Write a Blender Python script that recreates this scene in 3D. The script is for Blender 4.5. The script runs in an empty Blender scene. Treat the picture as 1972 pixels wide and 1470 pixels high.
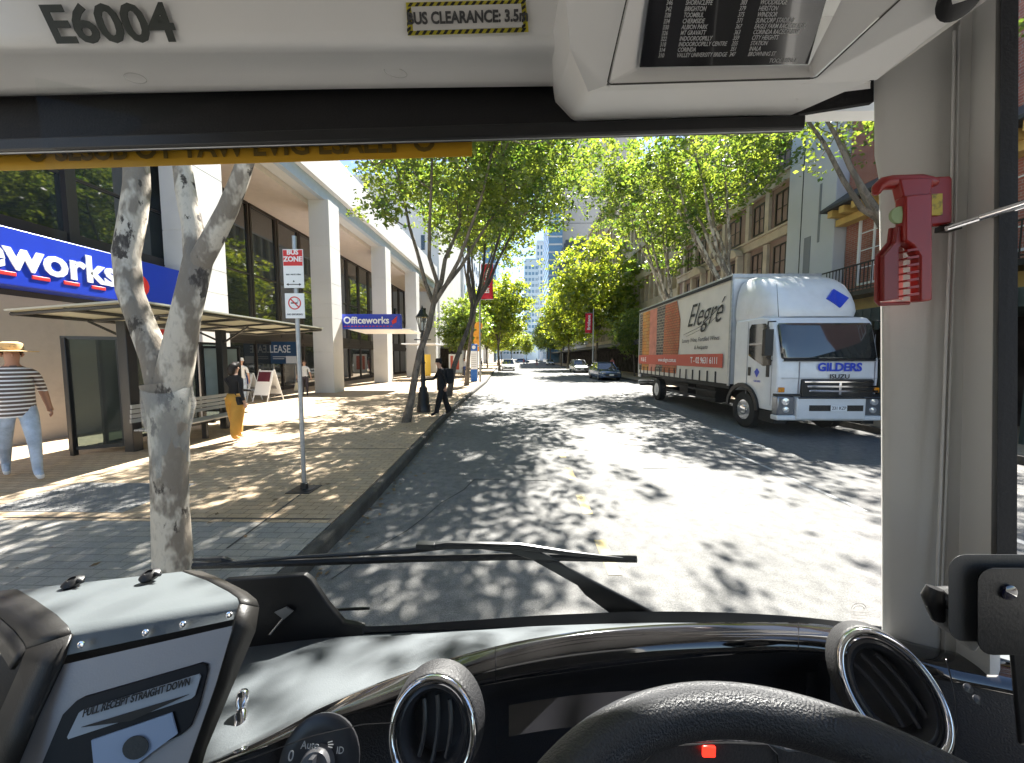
import bpy, bmesh, math, random
import numpy as np
from mathutils import Vector, Matrix, Quaternion
R = math.radians
PI = math.pi
scene = bpy.context.scene
COL = scene.collection
# ------------------------------------------------------------------ camera
CAM = Vector((0.0, 0.0, 1.95)); FPX = 690.0; PITCH = R(3.9); YAW = R(1.16)
cd = bpy.data.cameras.new('camera'); cam = bpy.data.objects.new('camera', cd); COL.objects.link(cam)
cam.location = CAM; cam.rotation_euler = (PI/2 - PITCH, 0, YAW)
cd.sensor_width = 36; cd.lens = 36*FPX/1972; cd.clip_start = 0.03; cd.clip_end = 3000
scene.camera = cam
CR = cam.rotation_euler.to_matrix()
# ------------------------------------------------------------------ world, sun, exposure
SUN_EL = R(51); SUN_AZ = R(13)        # azimuth measured from +Y towards +X
w = bpy.data.worlds.new('World'); scene.world = w; w.use_nodes = True
nt = w.node_tree; bg = nt.nodes['Background']
sky = nt.nodes.new('ShaderNodeTexSky'); sky.sky_type = 'NISHITA'; sky.sun_disc = False
sky.sun_elevation = SUN_EL; sky.sun_rotation = SUN_AZ; sky.air_density = 1.0; sky.dust_density = 0.4; sky.ozone_density = 2.0
nt.links.new(sky.outputs[0], bg.inputs[0]); bg.inputs[1].default_value = 0.052
sl = bpy.data.lights.new('sun', 'SUN'); sun = bpy.data.objects.new('sun', sl); COL.objects.link(sun)
sl.energy = 5.0; sl.angle = R(0.55); sl.color = (1.0, 0.955, 0.89)
sd = Vector((math.sin(SUN_AZ)*math.cos(SUN_EL), math.cos(SUN_AZ)*math.cos(SUN_EL), math.sin(SUN_EL)))
sun.rotation_euler = sd.to_track_quat('Z', 'Y').to_euler()
sun.location = sd*60
scene.view_settings.view_transform = 'Standard'; scene.view_settings.look = 'None'
scene.view_settings.exposure = 2.42; scene.view_settings.gamma = 1.0
scene.cycles.max_bounces = 8; scene.cycles.transparent_max_bounces = 12
scene.cycles.sample_clamp_indirect = 6

# ------------------------------------------------------------------ helpers
def ray(px, py): return CR @ Vector(((px-986)/FPX, -(py-735)/FPX, -1.0))
def P(px, py, d):                 # a point at distance d ahead of the driver's seat
    r = ray(px, py); return CAM + r*(d/r.y)
def G(px, py, z=0.0):             # the ground point (height z) seen there
    r = ray(px, py); return CAM + r*((z-CAM.z)/r.z)
def tag(o, label=None, cat=None, group=None, kind=None):
    if label: o['label'] = label
    if cat: o['category'] = cat
    if group: o['group'] = group
    if kind: o['kind'] = kind
    return o
def thing(name, label, cat, loc=(0,0,0), rz=0.0, group=None):
    o = bpy.data.objects.new(name, None); COL.objects.link(o); o.empty_display_size = .2
    o.location = loc; o.rotation_euler = (0, 0, rz)
    return tag(o, label, cat, group)
def copy_tree(o, parent=None):
    c = o.copy(); COL.objects.link(c)
    if parent: c.parent = parent
    for ch in list(o.children): copy_tree(ch, c)
    return c
class MB:
    def __init__(s): s.v = []; s.f = []; s.m = []; s.mi = 0
    def add(s, vs, fs):
        b = len(s.v); s.v += [tuple(v) for v in vs]
        for f in fs: s.f.append(tuple(b+i for i in f)); s.m.append(s.mi)
        return s
    def box(s, x0, x1, y0, y1, z0, z1):
        return s.add([(x0,y0,z0),(x1,y0,z0),(x1,y1,z0),(x0,y1,z0),(x0,y0,z1),(x1,y0,z1),(x1,y1,z1),(x0,y1,z1)],
                     [(0,3,2,1),(4,5,6,7),(0,1,5,4),(1,2,6,5),(2,3,7,6),(3,0,4,7)])
    def obox(s, c, dx, dy, dz):      # oriented box with half vectors
        c = Vector(c); dx = Vector(dx); dy = Vector(dy); dz = Vector(dz)
        vs = [c-dx-dy-dz, c+dx-dy-dz, c+dx+dy-dz, c-dx+dy-dz, c-dx-dy+dz, c+dx-dy+dz, c+dx+dy+dz, c-dx+dy+dz]
        return s.add(vs, [(0,3,2,1),(4,5,6,7),(0,1,5,4),(1,2,6,5),(2,3,7,6),(3,0,4,7)])
    def slab(s, pts, off):           # polygon extruded along off
        n = len(pts); off = Vector(off); p = [Vector(q) for q in pts]
        return s.add(p + [q+off for q in p], [tuple(range(n))[::-1], tuple(range(n, 2*n))] +
                     [(i, (i+1) % n, n+(i+1) % n, n+i) for i in range(n)])
    def tube(s, pts, rad, n=8, cap=True, flat=1.0):
        pts = [Vector(p) for p in pts]
        if not hasattr(rad, '__len__'): rad = [rad]*len(pts)
        vs = []; up = Vector((0.13, 0.21, 0.97)).normalized(); prev = None
        for i, p in enumerate(pts):
            t = (pts[min(i+1, len(pts)-1)] - pts[max(i-1, 0)])
            t = t.normalized() if t.length > 1e-9 else Vector((0, 0, 1))
            if prev is None:
                a = t.cross(up)
                if a.length < .1: a = t.cross(Vector((1, 0, 0)))
            else: a = prev - t*prev.dot(t)
            a.normalize(); prev = a; b = t.cross(a)
            for k in range(n):
                an = 2*PI*k/n; vs.append(p + a*math.cos(an)*rad[i] + b*math.sin(an)*rad[i]*flat)
        fs = [(i*n+k, i*n+(k+1) % n, (i+1)*n+(k+1) % n, (i+1)*n+k) for i in range(len(pts)-1) for k in range(n)]
        if cap: fs += [tuple(range(n))[::-1], tuple((len(pts)-1)*n+k for k in range(n))]
        return s.add(vs, fs)
    def lathe(s, prof, c=(0,0,0), ax=(0,0,1), n=20, closed=False):   # prof: (radius, along)
        ax = Vector(ax).normalized(); a = ax.cross(Vector((0, 0, 1)))
        if a.length < .1: a = ax.cross(Vector((0, 1, 0)))
        a.normalize(); b = ax.cross(a); c = Vector(c); vs = []
        for (r, h) in prof:
            for k in range(n):
                an = 2*PI*k/n; vs.append(c + ax*h + (a*math.cos(an)+b*math.sin(an))*r)
        m = len(prof); rows = m if closed else m-1
        fs = [(i*n+k, i*n+(k+1) % n, ((i+1) % m)*n+(k+1) % n, ((i+1) % m)*n+k) for i in range(rows) for k in range(n)]
        if not closed: fs += [tuple(range(n))[::-1], tuple((m-1)*n+k for k in range(n))]
        return s.add(vs, fs)
    def grid(s, rows):               # rows of equal length
        n = len(rows[0]); vs = [p for r in rows for p in r]
        return s.add(vs, [(i*n+j, i*n+j+1, (i+1)*n+j+1, (i+1)*n+j) for i in range(len(rows)-1) for j in range(n-1)])
    def build(s, name, mats, parent=None, smooth=False, bevel=0, seg=2, solid=0, world=False, sub=0, auto=None):
        v = s.v
        if world and parent is not None:
            o3 = Vector((0,0,0)); q = parent
            while q is not None: o3 = o3 + q.location; q = q.parent
            v = [(a[0]-o3.x, a[1]-o3.y, a[2]-o3.z) for a in v]
        me = bpy.data.meshes.new(name); me.from_pydata(v, [], s.f)
        if not isinstance(mats, (list, tuple)): mats = [mats]
        for m in mats: me.materials.append(m)
        if len(mats) > 1: me.polygons.foreach_set('material_index', s.m)
        bm = bmesh.new(); bm.from_mesh(me); bmesh.ops.recalc_face_normals(bm, faces=bm.faces)
        bm.to_mesh(me); bm.free()
        if smooth:
            me.polygons.foreach_set('use_smooth', [True]*len(me.polygons))
            me.set_sharp_from_angle(angle=R(auto or 40))
        o = bpy.data.objects.new(name, me); COL.objects.link(o)
        if parent is not None: o.parent = parent
        if solid:
            md = o.modifiers.new('thick', 'SOLIDIFY'); md.thickness = solid; md.offset = 0
        if sub:
            md = o.modifiers.new('sub', 'SUBSURF'); md.levels = sub; md.render_levels = sub
        if bevel:
            md = o.modifiers.new('bevel', 'BEVEL'); md.width = bevel; md.segments = seg; md.limit_method = 'ANGLE'; md.angle_limit = R(35)
            md.harden_normals = False
            if not smooth:
                me.polygons.foreach_set('use_smooth', [True]*len(me.polygons)); me.set_sharp_from_angle(angle=R(30))
        return o
def fastmesh(name, verts, k, mats, parent):      # many separate k-gons from a numpy array
    n = len(verts)//k; me = bpy.data.meshes.new(name)
    me.vertices.add(n*k); me.vertices.foreach_set('co', np.asarray(verts, dtype=np.float32).ravel())
    me.loops.add(n*k); me.loops.foreach_set('vertex_index', np.arange(n*k, dtype=np.int32))
    me.polygons.add(n); me.polygons.foreach_set('loop_start', np.arange(0, n*k, k, dtype=np.int32))
    me.update(calc_edges=True); me.validate()
    me.materials.append(mats); o = bpy.data.objects.new(name, me); COL.objects.link(o); o.parent = parent
    return o
def text(name, s, size, mat, parent, org, xd, yd, ext=.002, bold=0.0, shear=0.0, align='CENTER', world=True, sx=1.0, mirror=False):
    cu = bpy.data.curves.new(name, 'FONT'); cu.body = s; cu.size = size; cu.extrude = ext; cu.offset = bold
    cu.shear = shear; cu.align_x = align; cu.align_y = 'CENTER'; cu.resolution_u = 3
    t = bpy.data.objects.new(name, cu); COL.objects.link(t)
    me = bpy.data.meshes.new_from_object(t); bpy.data.objects.remove(t)
    xd = Vector(xd).normalized(); yd = Vector(yd).normalized(); yd = (yd - xd*yd.dot(xd)).normalized(); zd = xd.cross(yd)
    if mirror: sx = -sx
    org = Vector(org)
    if world and parent is not None:
        q = parent
        while q is not None: org = org - q.location; q = q.parent
    M = Matrix(((xd.x*sx, yd.x, zd.x, org.x), (xd.y*sx, yd.y, zd.y, org.y), (xd.z*sx, yd.z, zd.z, org.z), (0,0,0,1)))
    me.transform(M)
    if sx < 0: me.flip_normals()
    me.materials.clear(); me.materials.append(mat)
    o = bpy.data.objects.new(name, me); COL.objects.link(o); o.parent = parent
    return o
# ------------------------------------------------------------------ materials
MATS = {}
def mat(name, col, rough=.6, metal=0., var=.0, scale=4., bump=0., bscale=40., spec=.5, coat=0., dirt=None, dscale=1.5, damt=.5, emit=None):
    if name in MATS: return MATS[name]
    m = bpy.data.materials.new(name); m.use_nodes = True; n = m.node_tree.nodes; l = m.node_tree.links
    b = n['Principled BSDF']; b.inputs['Base Color'].default_value = (*col, 1); b.inputs['Roughness'].default_value = rough
    b.inputs['Metallic'].default_value = metal; b.inputs['Specular IOR Level'].default_value = spec; b.inputs['Coat Weight'].default_value = coat
    tc = n.new('ShaderNodeTexCoord'); src = None
    if var or dirt:
        nz = n.new('ShaderNodeTexNoise'); nz.inputs['Scale'].default_value = scale; nz.inputs['Detail'].default_value = 6
        l.new(tc.outputs['Object'], nz.inputs['Vector'])
        rp = n.new('ShaderNodeMapRange'); rp.inputs[3].default_value = 1-var; rp.inputs[4].default_value = 1+var; rp.inputs[1].default_value = .3; rp.inputs[2].default_value = .7
        l.new(nz.outputs['Fac'], rp.inputs[0])
        mx = n.new('ShaderNodeMix'); mx.data_type = 'RGBA'; mx.blend_type = 'MULTIPLY'; mx.inputs[0].default_value = 1
        mx.inputs[6].default_value = (*col, 1); l.new(rp.outputs[0], mx.inputs[7]); src = mx.outputs[2]
        if dirt:
            nd = n.new('ShaderNodeTexNoise'); nd.inputs['Scale'].default_value = dscale; nd.inputs['Detail'].default_value = 8; nd.inputs['Roughness'].default_value = .65
            l.new(tc.outputs['Object'], nd.inputs['Vector'])
            r2 = n.new('ShaderNodeMapRange'); r2.inputs[1].default_value = .48; r2.inputs[2].default_value = .68; r2.inputs[4].default_value = damt
            l.new(nd.outputs['Fac'], r2.inputs[0])
            m2 = n.new('ShaderNodeMix'); m2.data_type = 'RGBA'; l.new(r2.outputs[0], m2.inputs[0]); l.new(src, m2.inputs[6]); m2.inputs[7].default_value = (*dirt, 1); src = m2.outputs[2]
        l.new(src, b.inputs['Base Color'])
    if bump:
        nb = n.new('ShaderNodeTexNoise'); nb.inputs['Scale'].default_value = bscale; nb.inputs['Detail'].default_value = 5
        l.new(tc.outputs['Object'], nb.inputs['Vector'])
        bp = n.new('ShaderNodeBump'); bp.inputs['Strength'].default_value = bump; bp.inputs['Distance'].default_value = .02
        l.new(nb.outputs['Fac'], bp.inputs['Height']); l.new(bp.outputs[0], b.inputs['Normal'])
    if emit: b.inputs['Emission Color'].default_value = (*col, 1); b.inputs['Emission Strength'].default_value = emit
    MATS[name] = m; return m
def mat_ground(name, c1, c2, spk, tile=None, mortar=(.1,.1,.1), rough=.85, big=.35):
    m = bpy.data.materials.new(name); m.use_nodes = True; n = m.node_tree.nodes; l = m.node_tree.links; b = n['Principled BSDF']
    b.inputs['Roughness'].default_value = rough; b.inputs['Specular IOR Level'].default_value = .35
    tc = n.new('ShaderNodeTexCoord')
    def noise(s, d=6, r=.6):
        z = n.new('ShaderNodeTexNoise'); z.inputs['Scale'].default_value = s; z.inputs['Detail'].default_value = d; z.inputs['Roughness'].default_value = r
        l.new(tc.outputs['Object'], z.inputs['Vector']); return z
    def mr(src, a, bb, lo, hi):
        q = n.new('ShaderNodeMapRange'); q.inputs[1].default_value = a; q.inputs[2].default_value = bb; q.inputs[3].default_value = lo; q.inputs[4].default_value = hi; l.new(src, q.inputs[0]); return q.outputs[0]
    def mixc(f, a, bb, mode='MIX'):
        q = n.new('ShaderNodeMix'); q.data_type = 'RGBA'; q.blend_type = mode
        if isinstance(f, (int, float)): q.inputs[0].default_value = f
        else: l.new(f, q.inputs[0])
        for i, s in ((6, a), (7, bb)):
            if isinstance(s, tuple): q.inputs[i].default_value = (*s, 1)
            else: l.new(s, q.inputs[i])
        return q.outputs[2]
    c = mixc(mr(noise(big, 5).outputs['Fac'], .35, .65, 0, 1), c1, c2)
    c = mixc(1.0, c, mr(noise(90, 3, .8).outputs['Fac'], .3, .7, 1-spk, 1+spk), 'MULTIPLY')
    c = mixc(1.0, c, mr(noise(8, 4, .7).outputs['Fac'], .3, .7, 1-spk*.5, 1+spk*.5), 'MULTIPLY')
    h = noise(120, 4, .8).outputs['Fac']
    if tile:
        br = n.new('ShaderNodeTexBrick'); l.new(tc.outputs['Object'], br.inputs['Vector'])
        br.inputs['Scale'].default_value = 1; br.inputs['Brick Width'].default_value = tile[0]; br.inputs['Row Height'].default_value = tile[1]
        br.inputs['Mortar Size'].default_value = tile[2]; br.inputs['Color1'].default_value = (1.08,1.05,1,1); br.inputs['Color2'].default_value = (.86,.88,.9,1)
        br.inputs['Mortar'].default_value = (*mortar, 1); br.inputs['Mortar Smooth'].default_value = .2
        c = mixc(1.0, c, br.outputs['Color'], 'MULTIPLY')
    l.new(c, b.inputs['Base Color'])
    bp = n.new('ShaderNodeBump'); bp.inputs['Strength'].default_value = .5; bp.inputs['Distance'].default_value = .01; l.new(h, bp.inputs['Height']); l.new(bp.outputs[0], b.inputs['Normal'])
    return m
def mat_leaf(name, c1, c2, tr1, tr2):
    m = bpy.data.materials.new(name); m.use_nodes = True; n = m.node_tree.nodes; l = m.node_tree.links; n.clear()
    out = n.new('ShaderNodeOutputMaterial'); df = n.new('ShaderNodeBsdfDiffuse'); tl = n.new('ShaderNodeBsdfTranslucent'); gl = n.new('ShaderNodeBsdfGlossy')
    gl.inputs['Roughness'].default_value = .35
    geo = n.new('ShaderNodeNewGeometry'); tc = n.new('ShaderNodeTexCoord'); nz = n.new('ShaderNodeTexNoise'); nz.inputs['Scale'].default_value = 1.5
    l.new(tc.outputs['Object'], nz.inputs['Vector'])
    ad = n.new('ShaderNodeMath'); ad.operation = 'MULTIPLY_ADD'; l.new(geo.outputs['Random Per Island'], ad.inputs[0]); ad.inputs[1].default_value = .45
    sb = n.new('ShaderNodeMath'); sb.operation = 'MULTIPLY_ADD'; l.new(nz.outputs['Fac'], sb.inputs[0]); sb.inputs[1].default_value = 2.6; sb.inputs[2].default_value = -1.05
    l.new(sb.outputs[0], ad.inputs[2]); 
    def mx(a, b):
        q = n.new('ShaderNodeMix'); q.data_type = 'RGBA'; q.inputs[6].default_value = (*a, 1); q.inputs[7].default_value = (*b, 1); q.clamp_factor = True; l.new(ad.outputs[0], q.inputs[0]); return q.outputs[2]
    l.new(mx(c1, c2), df.inputs[0]); l.new(mx(tr1, tr2), tl.inputs[0])
    a = n.new('ShaderNodeAddShader'); l.new(df.outputs[0], a.inputs[0]); l.new(tl.outputs[0], a.inputs[1])
    s = n.new('ShaderNodeMixShader'); s.inputs[0].default_value = .06; l.new(a.outputs[0], s.inputs[1]); l.new(gl.outputs[0], s.inputs[2]); l.new(s.outputs[0], out.inputs[0])
    return m
def mat_bark(name, base, patch, dark, scale=5.):
    m = bpy.data.materials.new(name); m.use_nodes = True; n = m.node_tree.nodes; l = m.node_tree.links; b = n['Principled BSDF']; b.inputs['Roughness'].default_value = .85
    tc = n.new('ShaderNodeTexCoord'); mp = n.new('ShaderNodeMapping'); mp.inputs['Scale'].default_value = (1, 1, .45); l.new(tc.outputs['Object'], mp.inputs[0])
    def nz(s, d, r=.55):
        z = n.new('ShaderNodeTexNoise'); z.inputs['Scale'].default_value = s; z.inputs['Detail'].default_value = d; z.inputs['Roughness'].default_value = r; l.new(mp.outputs[0], z.inputs[0]); return z.outputs['Fac']
    def mix(f, lo, hi, a, c):
        q = n.new('ShaderNodeMapRange'); q.inputs[1].default_value = lo; q.inputs[2].default_value = hi; l.new(f, q.inputs[0])
        x = n.new('ShaderNodeMix'); x.data_type = 'RGBA'; l.new(q.outputs[0], x.inputs[0])
        if isinstance(a, tuple): x.inputs[6].default_value = (*a, 1)
        else: l.new(a, x.inputs[6])
        x.inputs[7].default_value = (*c, 1); return x.outputs[2]
    c = mix(nz(scale, 4), .46, .52, base, patch)
    c = mix(nz(scale*1.7, 6, .65), .59, .63, c, dark)
    c = mix(nz(scale*9, 4), .5, .9, c, tuple(q*.5 for q in base))
    l.new(c, b.inputs['Base Color'])
    bp = n.new('ShaderNodeBump'); bp.inputs['Strength'].default_value = .9; bp.inputs['Distance'].default_value = .015; l.new(nz(scale*3, 8, .7), bp.inputs['Height']); l.new(bp.outputs[0], b.inputs['Normal'])
    return m
def mat_brick(name, c1, c2, mo, sc=(0.24, .08), rough=.85):
    m = bpy.data.materials.new(name); m.use_nodes = True; n = m.node_tree.nodes; l = m.node_tree.links; b = n['Principled BSDF']; b.inputs['Roughness'].default_value = rough
    tc = n.new('ShaderNodeTexCoord'); sp = n.new('ShaderNodeSeparateXYZ'); cb = n.new('ShaderNodeCombineXYZ'); l.new(tc.outputs['Object'], sp.inputs[0])
    ad = n.new('ShaderNodeMath'); l.new(sp.outputs[0], ad.inputs[0]); l.new(sp.outputs[1], ad.inputs[1]); l.new(ad.outputs[0], cb.inputs[0]); l.new(sp.outputs[2], cb.inputs[1])
    br = n.new('ShaderNodeTexBrick'); l.new(cb.outputs[0], br.inputs['Vector']); br.inputs['Scale'].default_value = 1
    br.inputs['Brick Width'].default_value = sc[0]; br.inputs['Row Height'].default_value = sc[1]; br.inputs['Mortar Size'].default_value = .008
    for k, c in (('Color1', c1), ('Color2', c2), ('Mortar', mo)): br.inputs[k].default_value = (*c, 1)
    nz = n.new('ShaderNodeTexNoise'); nz.inputs['Scale'].default_value = .8; nz.inputs['Detail'].default_value = 7; l.new(tc.outputs['Object'], nz.inputs[0])
    q = n.new('ShaderNodeMapRange'); q.inputs[1].default_value = .3; q.inputs[2].default_value = .7; q.inputs[3].default_value = .75; q.inputs[4].default_value = 1.2; l.new(nz.outputs['Fac'], q.inputs[0])
    x = n.new('ShaderNodeMix'); x.data_type = 'RGBA'; x.blend_type = 'MULTIPLY'; x.inputs[0].default_value = 1; l.new(br.outputs['Color'], x.inputs[6]); l.new(q.outputs[0], x.inputs[7]); l.new(x.outputs[2], b.inputs['Base Color'])
    return m
def mat_glass(name, tint=(1,1,1), refl=.5, op=0.0, opc=(.6,.7,.7)):      # clear pane: see-through plus a reflection
    m = bpy.data.materials.new(name); m.use_nodes = True; n = m.node_tree.nodes; l = m.node_tree.links; n.clear()
    out = n.new('ShaderNodeOutputMaterial'); t = n.new('ShaderNodeBsdfTransparent'); t.inputs[0].default_value = (*tint, 1); g = n.new('ShaderNodeBsdfGlossy'); g.inputs['Roughness'].default_value = .02
    fr = n.new('ShaderNodeLayerWeight'); fr.inputs['Blend'].default_value = .12
    mu = n.new('ShaderNodeMath'); mu.operation = 'MULTIPLY'; l.new(fr.outputs['Fresnel'], mu.inputs[0]); mu.inputs[1].default_value = refl
    s = n.new('ShaderNodeMixShader'); l.new(mu.outputs[0], s.inputs[0]); l.new(t.outputs[0], s.inputs[1]); l.new(g.outputs[0], s.inputs[2]); last = s.outputs[0]
    if op:
        d = n.new('ShaderNodeBsdfDiffuse'); d.inputs[0].default_value = (*opc, 1); s2 = n.new('ShaderNodeMixShader'); s2.inputs[0].default_value = op; l.new(last, s2.inputs[1]); l.new(d.outputs[0], s2.inputs[2]); last = s2.outputs[0]
    l.new(last, out.inputs[0]); return m

M_asph = mat_ground('asphalt', (.128,.126,.120), (.160,.157,.150), .5, big=.5)
M_pave = mat_ground('tan pavers', (.38,.285,.185), (.47,.37,.26), .2, tile=(.22,.11,.006), mortar=(.5,.45,.4))
M_pave2 = mat_ground('grey pavers', (.25,.24,.22), (.32,.31,.285), .2, tile=(.22,.11,.005), mortar=(.55,.55,.55))
M_kerb = mat_ground('kerb stone', (.085,.08,.07), (.05,.046,.04), .35, big=3)
M_earth = mat_ground('earth', (.15,.14,.12), (.2,.19,.17), .2)
M_conc = mat('pale concrete', (.60,.59,.57), .75, var=.07, scale=1.2, bump=.15, bscale=30, dirt=(.42,.41,.39), dscale=.6, damt=.35)
M_soff = mat('beige soffit', (.62,.53,.46), .8, var=.04)
M_beam = mat('blue grey reveal', (.42,.48,.54), .6, var=.05)
M_wallb = mat('beige wall panel', (.46,.40,.34), .6, var=.06, scale=2, dirt=(.33,.28,.24), dscale=2)
M_dkglass = mat('dark reflective glass', (.02,.024,.024), .03, spec=1.0, coat=.6)
M_brown = mat('bronze window frame', (.045,.035,.03), .4, metal=.3)
M_white = mat('white paint', (.78,.79,.80), .35, var=.02)
M_black = mat('black plastic', (.008,.008,.009), .45, var=.1, bump=.05, bscale=200)
M_blackm = mat('black painted metal', (.014,.015,.016), .35, var=.1, scale=8)
M_bark1 = mat_bark('pale peeling bark', (.56,.50,.41), (.22,.185,.145), (.055,.043,.034), 4.6)
M_bark2 = mat_bark('grey brown bark', (.20,.165,.13), (.12,.10,.08), (.05,.042,.035), 6)
M_leafA = mat_leaf('leaf green', (.022,.045,.012), (.070,.090,.015), (.05,.105,.010), (.25,.29,.03))
M_leafB = mat_leaf('leaf bright', (.035,.06,.012), (.095,.11,.014), (.09,.15,.010), (.35,.36,.024))
M_steel = mat('galvanised steel', (.40,.41,.42), .4, metal=.7, var=.12, scale=12)
M_chrome = mat('chrome', (.8,.8,.82), .08, metal=1)
M_rubber = mat('tyre rubber', (.02,.02,.02), .8, var=.2)
M_blue = mat('shop blue', (.006,.035,.42), .35, var=.04)
M_signw = mat('sign white', (.82,.83,.84), .45)
M_red = mat('sign red', (.62,.02,.02), .45)
M_txt = mat('black lettering', (.012,.012,.012), .6)

# ------------------------------------------------------------------ ground, road, pavements
KL = [(-8,-1.9),(0,-1.9),(3,-1.9),(4.5,-1.93),(6,-2.0),(8,-2.12),(10,-2.25),(14,-2.4),(20,-2.42),(27,-2.45),(40,-3.0),(56,-3.65),(90,-4.2),(180,-4.6)]
def kx(y):
    for (a, xa), (b, xb) in zip(KL, KL[1:]):
        if a <= y <= b: return xa + (xb-xa)*(y-a)/(b-a)
    return KL[-1][1]
mb = MB(); mb.add([(-600,-200,-.03),(600,-200,-.03),(600,1400,-.03),(-600,1400,-.03)], [(0,1,2,3)])
tag(mb.build('ground', M_earth), kind='structure')
ys = [-8 + i*2 for i in range(30)] + [60, 75, 90, 120, 180]
mb = MB(); mb.grid([[(kx(y)-.02, y, 0), (3.5, y, 0), (9.15, y, 0)] for y in ys]); tag(mb.build('road', M_asph), kind='structure')
XR = 9.1
# left pavement with kerb step
def strip(name, fa, fb, y0, y1, z0, z1, m, extra=None):
    yy = [y for y in sorted(set([y0, y1] + [q for q in ys + [k[0] for k in KL] if y0 < q < y1]))]
    mb = MB(); n = len(yy)
    vs = []
    for y in yy: vs += [(fa(y), y, z0), (fb(y), y, z0), (fb(y), y, z1), (fa(y), y, z1)]
    fs = []
    for i in range(n-1):
        for k in range(4): fs.append((i*4+k, i*4+(k+1) % 4, (i+1)*4+(k+1) % 4, (i+1)*4+k))
    fs += [(0,1,2,3), tuple((n-1)*4+k for k in (3,2,1,0))]
    mb.add(vs, fs); o = mb.build(name, m); tag(o, kind='structure'); return o
strip('pavement', lambda y: -15.0, lambda y: kx(y)-.13, 3.75, 180, -.02, .15, M_pave)
strip('bus_stop_pavement', lambda y: -15.0, lambda y: kx(y)-.13, -8, 3.745, -.02, .15, M_pave2)
ko = strip('kerb', lambda y: kx(y)-.125, lambda y: kx(y), -8, 180, -.02, .155, M_kerb)
md = ko.modifiers.new('b', 'BEVEL'); md.width = .03; md.segments = 2; md.limit_method = 'ANGLE'
strip('opposite_pavement', lambda y: XR+.16, lambda y: 15.0, -8, 180, -.02, .15, M_pave)
strip('opposite_kerb', lambda y: XR, lambda y: XR+.155, -8, 180, -.02, .155, M_kerb)
# painted lines
M_yel = mat('worn yellow paint', (.32,.25,.09), .7, dirt=(.15,.14,.12), dscale=14, damt=1.1, var=.1)
M_wp = mat('worn white paint', (.36,.36,.35), .7, dirt=(.13,.128,.12), dscale=6, damt=1.0, var=.1)
mb = MB()
for k in range(4):
    y0 = 3.1 + k*1.25
    mb.add([(.80,y0,.004),(.92,y0,.004),(.92,y0+.62,.004),(.80,y0+.62,.004)], [(0,1,2,3)])
tag(mb.build('lane_line', M_yel), kind='structure')
mb = MB()
for k in range(10):
    y0 = 2.4 + k*5.2; mb.add([(5.25,y0,.004),(5.36,y0,.004),(5.36,y0+2.2,.004),(5.25,y0+2.2,.004)], [(0,1,2,3)])
mb.add([(4.35,4.5,.004),(4.42,4.5,.004),(4.42,7.5,.004),(4.35,7.5,.004)], [(0,1,2,3)])
tag(mb.build('parking_line', M_wp), kind='structure')
# tactile paving patch and service covers
M_tac = mat('tactile grey', (.17,.17,.165), .8, var=.1)
mb = MB(); mb.box(-6.3, -4.6, 3.95, 4.9, .15, .156)
for i in range(22):
    for j in range(13): mb.lathe([(.02,0),(.016,.006)], (-6.25+i*.077, 4.0+j*.07, .156), n=6)
tag(mb.build('tactile_paving', M_tac), kind='structure')
M_patch = mat_ground('asphalt patch', (.13,.128,.12), (.15,.148,.14), .4)
mb = MB(); mb.slab([(-.9,5.6,.004),(.45,5.55,.004),(.5,9.2,.004),(-.85,9.3,.004)], (0,0,.003)); tag(mb.build('road_patch', M_patch), kind='structure')
M_crack = mat('crack tar', (.03,.03,.03), .8)
rc = random.Random(4); mb = MB()
for (x0, y0, dx, dy, nn) in ((-1.6,3.0,.15,.42,18),(2.2,6.2,.4,.06,12),(-1.8,9.5,.5,.03,14)):
    p = Vector((x0,y0,.005)); L_, R_ = [], []
    for k in range(nn):
        wv = .004+.006*rc.random(); q = p+Vector((rc.uniform(-.06,.06),rc.uniform(-.06,.06),0)); n_2 = Vector((-dy,dx,0)).normalized()*wv; L_.append(q-n_2); R_.append(q+n_2); p = p+Vector((dx,dy,0))
    mb.grid([L_, R_])
tag(mb.build('road_crack', M_crack), kind='structure')
mh = thing('manhole_cover', 'round iron manhole cover set into the road ahead of the bus', 'manhole cover', (2.6,8.2,.004))
mb = MB(); mb.lathe([(.34,0),(.34,.004),(.31,.004),(.30,.002),(.0,.002)], n=32); mb.build('cover', mat('rusty iron', (.07,.06,.05), .6, var=.3, scale=9, bump=.3), mh)
lt = MB(); rl = np.random.default_rng(9); pts_ = []
yy_ = rl.uniform(2.5, 26, 900); 
for y_ in yy_:
    g_ = kx(float(y_)); x_ = g_ + abs(rl.normal(0,.12))+.01 if rl.random() < .6 else g_ - .2 - rl.random()*3.2
    pts_.append((x_, y_, .012 if x_ > g_ else .158))
lc = np.array(pts_); nl = len(lc); a_ = rl.uniform(0,6.28,nl); sz = rl.uniform(.015,.045,(nl,1)); dv = np.stack([np.cos(a_),np.sin(a_),np.zeros(nl)],1); nv = np.stack([-np.sin(a_),np.cos(a_),np.zeros(nl)+.2],1)
lv_ = np.stack([lc-dv*sz, lc+nv*sz*.45, lc+dv*sz, lc-nv*sz*.45],1).reshape(-1,3)
lo_ = fastmesh('leaf_litter', lv_, 4, mat('dry leaf', (.16,.10,.045), .8, var=.4, scale=3), None); tag(lo_, 'dry brown leaves scattered along the gutter and pavement', 'leaf litter', kind='stuff')
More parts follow.
